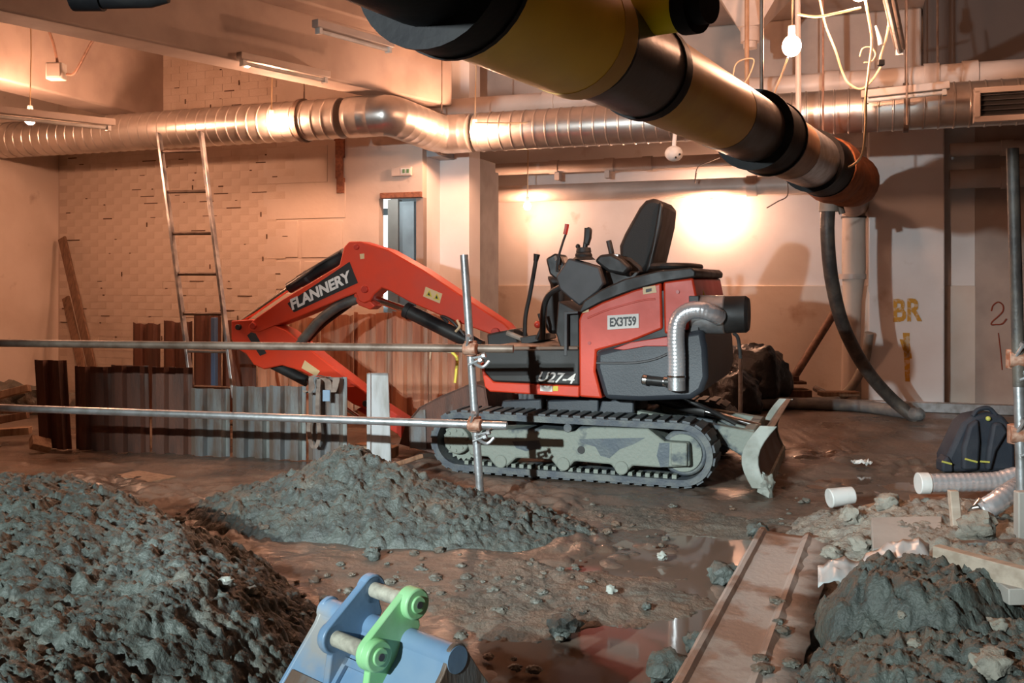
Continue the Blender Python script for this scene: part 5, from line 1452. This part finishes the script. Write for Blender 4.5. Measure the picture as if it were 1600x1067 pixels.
b = MB(); q = W(1238, 606, 10.6); b.box(Vector((q.x, q.y, q.z / 2 - 0.01)), (0.35, 0.3, max(0.02, q.z))); solid('timber_pad', b, M['timber_dark'], 'timber pad under the foot of the leaning prop', 'pad', bev=0.01)
# beam on the ground in front of the pillar and along the wall
b = MB(); p0, p1 = G(1290, 638), G(1640, 650); d = (p1 - p0).normalized(); n = Vector((-d.y, d.x, 0)); b.box((p0 + p1) / 2 + EZ * 0.05, ((p1 - p0).length, 0.10, 0.10), (d, n, EZ))
solid('steel_beam', b, M['galv'], 'long pale steel beam on the floor in front of the pillar', 'beam', bev=0.006)
b = MB(); p0, p1 = G(1100, 645), G(1310, 636); b.tube([p0 + EZ * 0.06, p1 + EZ * 0.06], 0.055, 14); solid('floor_pipe', b, M['hose_muddy'], 'dark pipe lying on the floor behind the dozer blade', 'pipe')
b = MB(); p0, p1 = W(1274, 607, 10.9), W(1305, 622, 10.5); b.tube([p0, p1], 0.035, 10); solid('blue_tube', b, M['steel_sheet'], 'short blue grey tube end lying against the pipes', 'tube')
b = MB(); b.box(G(1310, 632) + EZ * 0.12, (0.42, 0.16, 0.05)); solid('timber_block', b, M['timber'], 'flat timber block lying across the floor pipes', 'timber', bev=0.006)

# black rubbish bags
def bag(label, u, v, Y, rx, rz, seed):
    from mathutils import noise as mn
    p = W(u, v, Y); p.z = 0.0
    bm = bmesh.new(); bmesh.ops.create_icosphere(bm, subdivisions=4, radius=1)
    for w in bm.verts:
        n = mn.noise(w.co * 1.5 + Vector((seed, 0, 0))) * 0.22 + abs(mn.noise(w.co * 4 + Vector((seed, 3, 0)))) * 0.22 + abs(mn.noise(w.co * 9 + Vector((seed, 3, 0)))) * 0.08
        w.co *= 1 + n
        w.co.x *= rx; w.co.y *= rx * 0.8; w.co.z = max(-rz * 0.7, w.co.z * rz)
    mb = MB(); mb.v = [tuple(w.co + Vector((p.x, p.y, rz * 0.7))) for w in bm.verts]; mb.f = [tuple(x.index for x in f.verts) for f in bm.faces]; bm.free()
    return solid('rubbish_bag', mb, M['bag_black'], label, 'rubbish bag', smooth=50)
bag('crumpled black rubbish bag directly behind the counterweight', 1108, 600, 10.9, 0.26, 0.34, 1)
bag('largest black rubbish bag with a bunched top behind the blade', 1178, 600, 10.4, 0.34, 0.40, 2)
bag('low black rubbish bag in front of the larger bags', 1148, 612, 9.9, 0.26, 0.24, 3)
t = rod('grey_pole', 'thin grey pole standing in front of the rubbish bags', 1157, 555, 667, 8.9, 0.02, M['galv'], 'pole')

# backpack
pb = G(1535, 738); bk = thing('backpack', 'navy backpack with lime green trim standing on the mud', 'backpack', (pb.x, pb.y, 0))
kx = pb.y / F
def bp_(u, v, dy=0.0): return W(u, v, pb.y + dy)
body = [(1482, 738), (1480, 715), (1492, 690), (1505, 662), (1520, 650), (1545, 645), (1568, 648), (1582, 665), (1588, 700), (1588, 738)]
b = MB(); b.prism([bp_(u, v) for u, v in body], (0, 0.20, 0)); bo = part('bag_body', b, M['navy'], bk, bev=0.03)
b = MB(); b.prism([bp_(u, v, -0.05) for u, v in [(1505, 735), (1506, 700), (1516, 664), (1530, 655), (1533, 690), (1530, 735)]], (0, 0.06, 0)); part('shoulder_strap', b, M['navy'], bk, bev=0.02)
b = MB(); b.prism([bp_(u, v, -0.05) for u, v in [(1542, 735), (1546, 700), (1553, 662), (1566, 660), (1576, 675), (1558, 705), (1550, 735)]], (0, 0.06, 0)); part('shoulder_strap', b, M['navy'], bk, bev=0.02)
b = MB(); b.tube(smooth_path([bp_(1520, 650, 0.02), bp_(1528, 640, 0.02), bp_(1545, 638, 0.02), bp_(1556, 648, 0.02)], 6), 0.016, 8); part('grab_handle', b, M['navy'], bk)
b = MB(); b.prism([bp_(u, v, -0.03) for u, v in [(1473, 738), (1473, 722), (1482, 712), (1490, 725), (1490, 738)]], (0, 0.12, 0)); part('side_pocket', b, M['navy'], bk, bev=0.015)
for (u0, v0, u1, v1) in ((1508, 717, 1527, 722), (1532, 721, 1546, 722), (1472, 721, 1487, 725)):
    b = MB(); b.tube([bp_(u0, v0, -0.056), bp_(u1, v1, -0.056)], 0.007, 6); part('lime_trim', b, M['lime'], bk)
b = MB(); b.ball(bp_(1544, 654, -0.02), 0.018, 10, 7); part('lime_tab', b, M['lime'], bk)

# foil ducts on the rubble
Yf = 5.35
fd = thing('foil_duct', 'shiny foil duct with a white collar lying on the rubble', 'duct', W(1510, 772, Yf))
P = smooth_path([W(1450, 755, Yf), W(1500, 754, Yf), W(1555, 752, Yf), W(1590, 744, Yf), W(1630, 742, Yf)], 12)
part('duct_hose', ribbed(P, 0.052, 0.034, 0.0012, 20), M['foil'], fd)
b = MB(); b.tube([W(1434, 755, Yf), W(1451, 755, Yf)], 0.060, 20); part('white_collar', b, M['white_plastic'], fd, bev=0.004)
fd2 = thing('foil_duct', 'foil duct curving down to an open end beside the stake', 'duct', W(1545, 820, 4.75))
P = smooth_path([W(1532, 799, 4.75), W(1552, 788, 4.75), W(1575, 772, 4.8), W(1600, 757, 4.9), W(1640, 740, 5.0)], 12)
part('duct_hose', ribbed(P, 0.052, 0.034, 0.0012, 20), M['foil'], fd2)
d = (P[0] - P[3]).normalized()
b = MB(); b.tube([P[0] - d * 0.03, P[0] + d * 0.012, P[0] + d * 0.012, P[0] - d * 0.02], [0.060, 0.060, 0.050, 0.048], 20, caps=False); part('end_ring', b, M['chrome'], fd2)
b = MB(); b.tube([P[0] - d * 0.002, P[0] + d * 0.004], 0.049, 20); part('dark_mouth', b, M['black'], fd2)

# scrap lying on the rubble
b = MB(); q = G(1315, 793, 0.02); b.tube([q + Vector((-0.075, 0, 0.055)), q + Vector((0.075, 0.02, 0.07))], [0.058, 0.05], 18); solid('plastic_pipe_offcut', b, M['white_plastic'], 'white plastic pipe offcut lying on the mud', 'pipe offcut', bev=0.006)
b = MB()
from mathutils import noise as _mn
q = G(1346, 728); rows = []
for i in range(9):
    rows.append([q + Vector(((i - 4) * 0.016, (j - 3) * 0.016, 0.03 + 0.035 * _mn.noise(Vector((i * 0.6, j * 0.7, 2.2))))) for j in range(7)])
b.grid(rows); o = solid('crumpled_wrapper', b, M['white_plastic'], 'crumpled white wrapper lying on the wet mud', 'litter', smooth=20)
sm_ = o.modifiers.new('s', 'SOLIDIFY'); sm_.thickness = 0.003
def slab(name, label, cat, pix, Yn, up, mat, th=0.03):
    """flat piece from 4 picture corners lying on a plane at height up(front), up(back)"""
    pts = [G(u, v, z) for (u, v, z) in pix]
    n = (pts[1] - pts[0]).cross(pts[2] - pts[0]).normalized()
    if n.z < 0: n = -n
    b = MB(); b.prism(pts, -n * th); return solid(name, b, mat, label, cat, bev=0.004)
slab('concrete_board', 'pale square concrete board lying on the rubble', 'board', [(1364, 858, 0.14), (1470, 842, 0.15), (1472, 806, 0.20), (1362, 808, 0.20)], 0, 0, M['board'], 0.04)
b = MB(); p0, p1 = W(1496, 842, 4.6), W(1489, 766, 4.7); b.box((p0 + p1) / 2, (0.045, 0.035, (p1 - p0).length), (Vector((1, 0, 0)), Vector((0, 1, 0)), (p1 - p0).normalized())); solid('timber_stake', b, M['timber_pale'], 'short pale timber stake upright in the rubble', 'stake', bev=0.004)
def lath(label, p0, p1, w, th, mat, name='timber_lath', cat='timber'):
    d = (p1 - p0).normalized(); n = Vector((-d.y, d.x, 0)).normalized(); b = MB(); b.box((p0 + p1) / 2, ((p1 - p0).length, w, th), (d, n, d.cross(n))); return solid(name, b, mat, label, cat, bev=0.004)
lath('long pale timber lath sloping across the right clay heap', W(1462, 866, 3.75), W(1640, 914, 3.4), 0.05, 0.075, M['timber_pale'])
lath('blue grey flat bar lying behind the pale lath', W(1490, 850, 4.3), W(1640, 846, 4.3), 0.05, 0.02, M['steel_sheet'], 'flat_bar', 'bar')
lath('broad grey board at the right edge under the lath', W(1565, 926, 3.5), W(1640, 925, 3.5), 0.10, 0.06, M['board'], 'grey_board', 'board')
slab('timber_sheet', 'broken flat timber at the top of the rubble bank', 'timber', [(1350, 800, 0.10), (1420, 785, 0.12), (1400, 776, 0.12), (1345, 790, 0.10)], 0, 0, M['timber'], 0.03)
slab('timber_sheet', 'muddy brown board under the foil duct collar', 'timber', [(1425, 790, 0.13), (1480, 785, 0.13), (1478, 772, 0.13), (1420, 772, 0.13)], 0, 0, M['timber_dark'], 0.03)
b = MB(); rows = []
for i in range(22):
    u = 1278 + i * 8.3
    row = []
    for j in range(6):
        v = 900 - 0.16 * (u - 1278) + j * 7 - 6 * math.sin(i * 0.5) - (14 if i > 8 else 0)
        q = W(u, v, 3.92 - j * 0.03)
        q.z += 0.045 + 0.025 * _mn.noise(Vector((i * 0.5, j * 0.8, 7)))
        row.append(q)
    rows.append(row)
b.grid(rows); o = solid('plastic_sheeting', b, M['plastic_sheet'], 'torn pale plastic sheeting draped over the right clay lump', 'plastic sheet', smooth=60)
sm_ = o.modifiers.new('s', 'SOLIDIFY'); sm_.thickness = 0.004

# ---- rusty trench sheet lying in the foreground
pn, pf = G(1146, 1075, 0.05), G(1243, 836, 0.07)
d = (pf - pn); L = d.length + 0.5; d.normalize(); n = Vector((d.y, -d.x, 0)).normalized(); up = n.cross(d)
if up.z < 0: up = -up
prof = [(-0.185, 0.0), (-0.182, 0.018), (-0.168, 0.027), (-0.150, 0.024), (-0.138, 0.008), (-0.02, 0.0), (0.035, 0.0), (0.050, 0.018), (0.066, 0.022), (0.085, 0.008), (0.19, 0.006)]
rows = []
NS = 40
for i in range(NS + 1):
    c = pn - d * 0.5 + d * (L * i / NS)
    wob = 0.006 * math.sin(i * 1.7) + 0.004 * math.sin(i * 4.1)
    rows.append([c + n * (x + (wob if k >= 9 else 0)) + up * (z + 0.003 * _mn.noise(Vector((i * 0.8, k * 0.5, 0)))) for k, (x, z) in enumerate(prof)])
b = MB(); b.grid(rows)
o = solid('rusty_sheet', b, M['sheet_rust'], 'long rusty corrugated trench sheet lying in the right foreground', 'trench sheet', smooth=25)
sm_ = o.modifiers.new('s', 'SOLIDIFY'); sm_.thickness = 0.008; sm_.offset = -1
mbx = MB(); rnd = random.Random(3)
o_lumps = []
for i in range(7):
    t = rnd.uniform(0.2, 0.62); x = rnd.uniform(-0.08, 0.16)
    c = pn - d * 0.5 + d * (L * t) + n * x + up * 0.02
    m_ = rock(60 + i, rnd.uniform(0.015, 0.03), 0.5)
    mbx.add([Vector(q) + c for q in m_.v], m_.f)
part('mud_crumbs', mbx, M['clay_brown'], o, smooth=60)['kind'] = 'stuff'

# ================================================================== BLUE DIGGING BUCKET
wv = Vector((0.734, -0.679, 0)); pv = Vector((0.679, 0.734, 0))
Lp = W(550, 1008, 2.61)                      # middle of the lower pin
bu = thing('digging_bucket', 'blue excavator bucket with a bright green ear in the foreground', 'bucket', Vector((Lp.x, Lp.y, 0)))
def B_(p, z, w): return Lp + pv * p + EZ * z + wv * w
def ring_out(cp, cz, r, a0, a1, n=8): return [(cp + r * math.cos(math.radians(a0 + (a1 - a0) * i / n)), cz + r * math.sin(math.radians(a0 + (a1 - a0) * i / n))) for i in range(n + 1)]
ear = ring_out(0.134, 0.104, 0.042, -60, 128, 9) + ring_out(0.0, 0.0, 0.045, 128, 250, 7) + [(-0.035, -0.16), (0.06, -0.20), (0.16, -0.10), (0.135, -0.02), (0.165, 0.035)]
for s, mat, lab in ((-0.095, M['blue'], 'blue ear plate'), (0.070, M['green'], 'bright green ear plate')):
    b = MB(); b.prism([B_(p, z, s) for p, z in ear], wv * 0.025); e = part('ear_plate', b, mat, bu, bev=0.004, label=lab)
    for (p, z) in ((0.134, 0.104), (0, 0)):
        b = MB(); b.tube([B_(p, z, s - 0.008 if s < 0 else s + 0.0), B_(p, z, s + 0.025 if s < 0 else s + 0.048)], 0.043, 24); part('ear_boss', b, mat, e, bev=0.005)
        if s > 0:
            b = MB(); b.tube([B_(p, z, s + 0.046), B_(p, z, s + 0.054)], 0.024, 20); part('pin_head', b, mat, e, bev=0.003)
            b = MB(); b.tube([B_(p, z, s + 0.053), B_(p, z, s + 0.057)], 0.010, 12); part('grease_nipple', b, M['dkgrey'], e)
for (p, z) in ((0.134, 0.104), (0, 0)):
    b = MB(); b.tube([B_(p, z, -0.085), B_(p, z, 0.085)], 0.022, 20); part('bucket_pin', b, M['pin'], bu)
hwid = 0.27
out = [(-0.17, -0.335), (-0.155, -0.30), (0.075, -0.03), (0.095, 0.008)] + ring_out(0.125, 0.0, 0.035, 140, 20, 6) + [(0.20, -0.05), (0.27, -0.14), (0.31, -0.24), (0.32, -0.335)]
inn = [(p * 0.93 + 0.008, z * 0.96 - 0.014) for p, z in out]
P = []
for (p, z), (p2, z2) in zip(out, inn):
    P.append([B_(p, z, -hwid), B_(p, z, hwid), B_(p2, z2, hwid), B_(p2, z2, -hwid), B_(p, z, -hwid)])
b = MB(); b.grid(P); sh = part('bucket_shell', b, M['blue'], bu, bev=None, smooth=30)
for s in (-hwid - 0.012, hwid - 0.004):
    b = MB(); b.prism([B_(p * 1.02, z * 1.02 + 0.006, s) for p, z in out], wv * 0.016); part('side_plate', b, M['blue'] if s < 0 else M['steel_sheet'], bu, bev=0.003)
# raised frame on the top plate between the ears
dirp = Vector((0.075 + 0.155, 0, -0.03 + 0.30)).normalized()
for (t0, t1, w0, w1) in ((0.05, 0.30, -0.075, -0.055), (0.05, 0.30, 0.05, 0.07), (0.05, 0.07, -0.075, 0.07), (0.16, 0.18, -0.075, 0.07)):
    q = [B_(0.075 - dirp.x * t, -0.03 - dirp.z * t, w) + (pv * -0.76 + EZ * 0.65) * 0.002 for t, w in ((t0, w0), (t1, w0), (t1, w1), (t0, w1))]
    b = MB(); b.prism(q, (pv * -0.76 + EZ * 0.65) * 0.012); part('stiffener_bar', b, M['blue'], sh)
b = MB(); b.tube([B_(0.125, 0.0, -hwid - 0.016), B_(0.125, 0.0, hwid + 0.014)], 0.036, 24); part('rolled_edge', b, M['blue'], sh)
q = [B_(0.0 - dirp.x * t, -0.118 - dirp.z * t, w) + (pv * -0.76 + EZ * 0.65) * 0.004 for t, w in ((0.02, -0.255), (0.02, -0.11), (0.17, -0.11), (0.17, -0.255))]
b = MB(); b.prism(q, (pv * -0.76 + EZ * 0.65) * 0.003); part('worn_patch', b, M['steel_sheet'], sh)
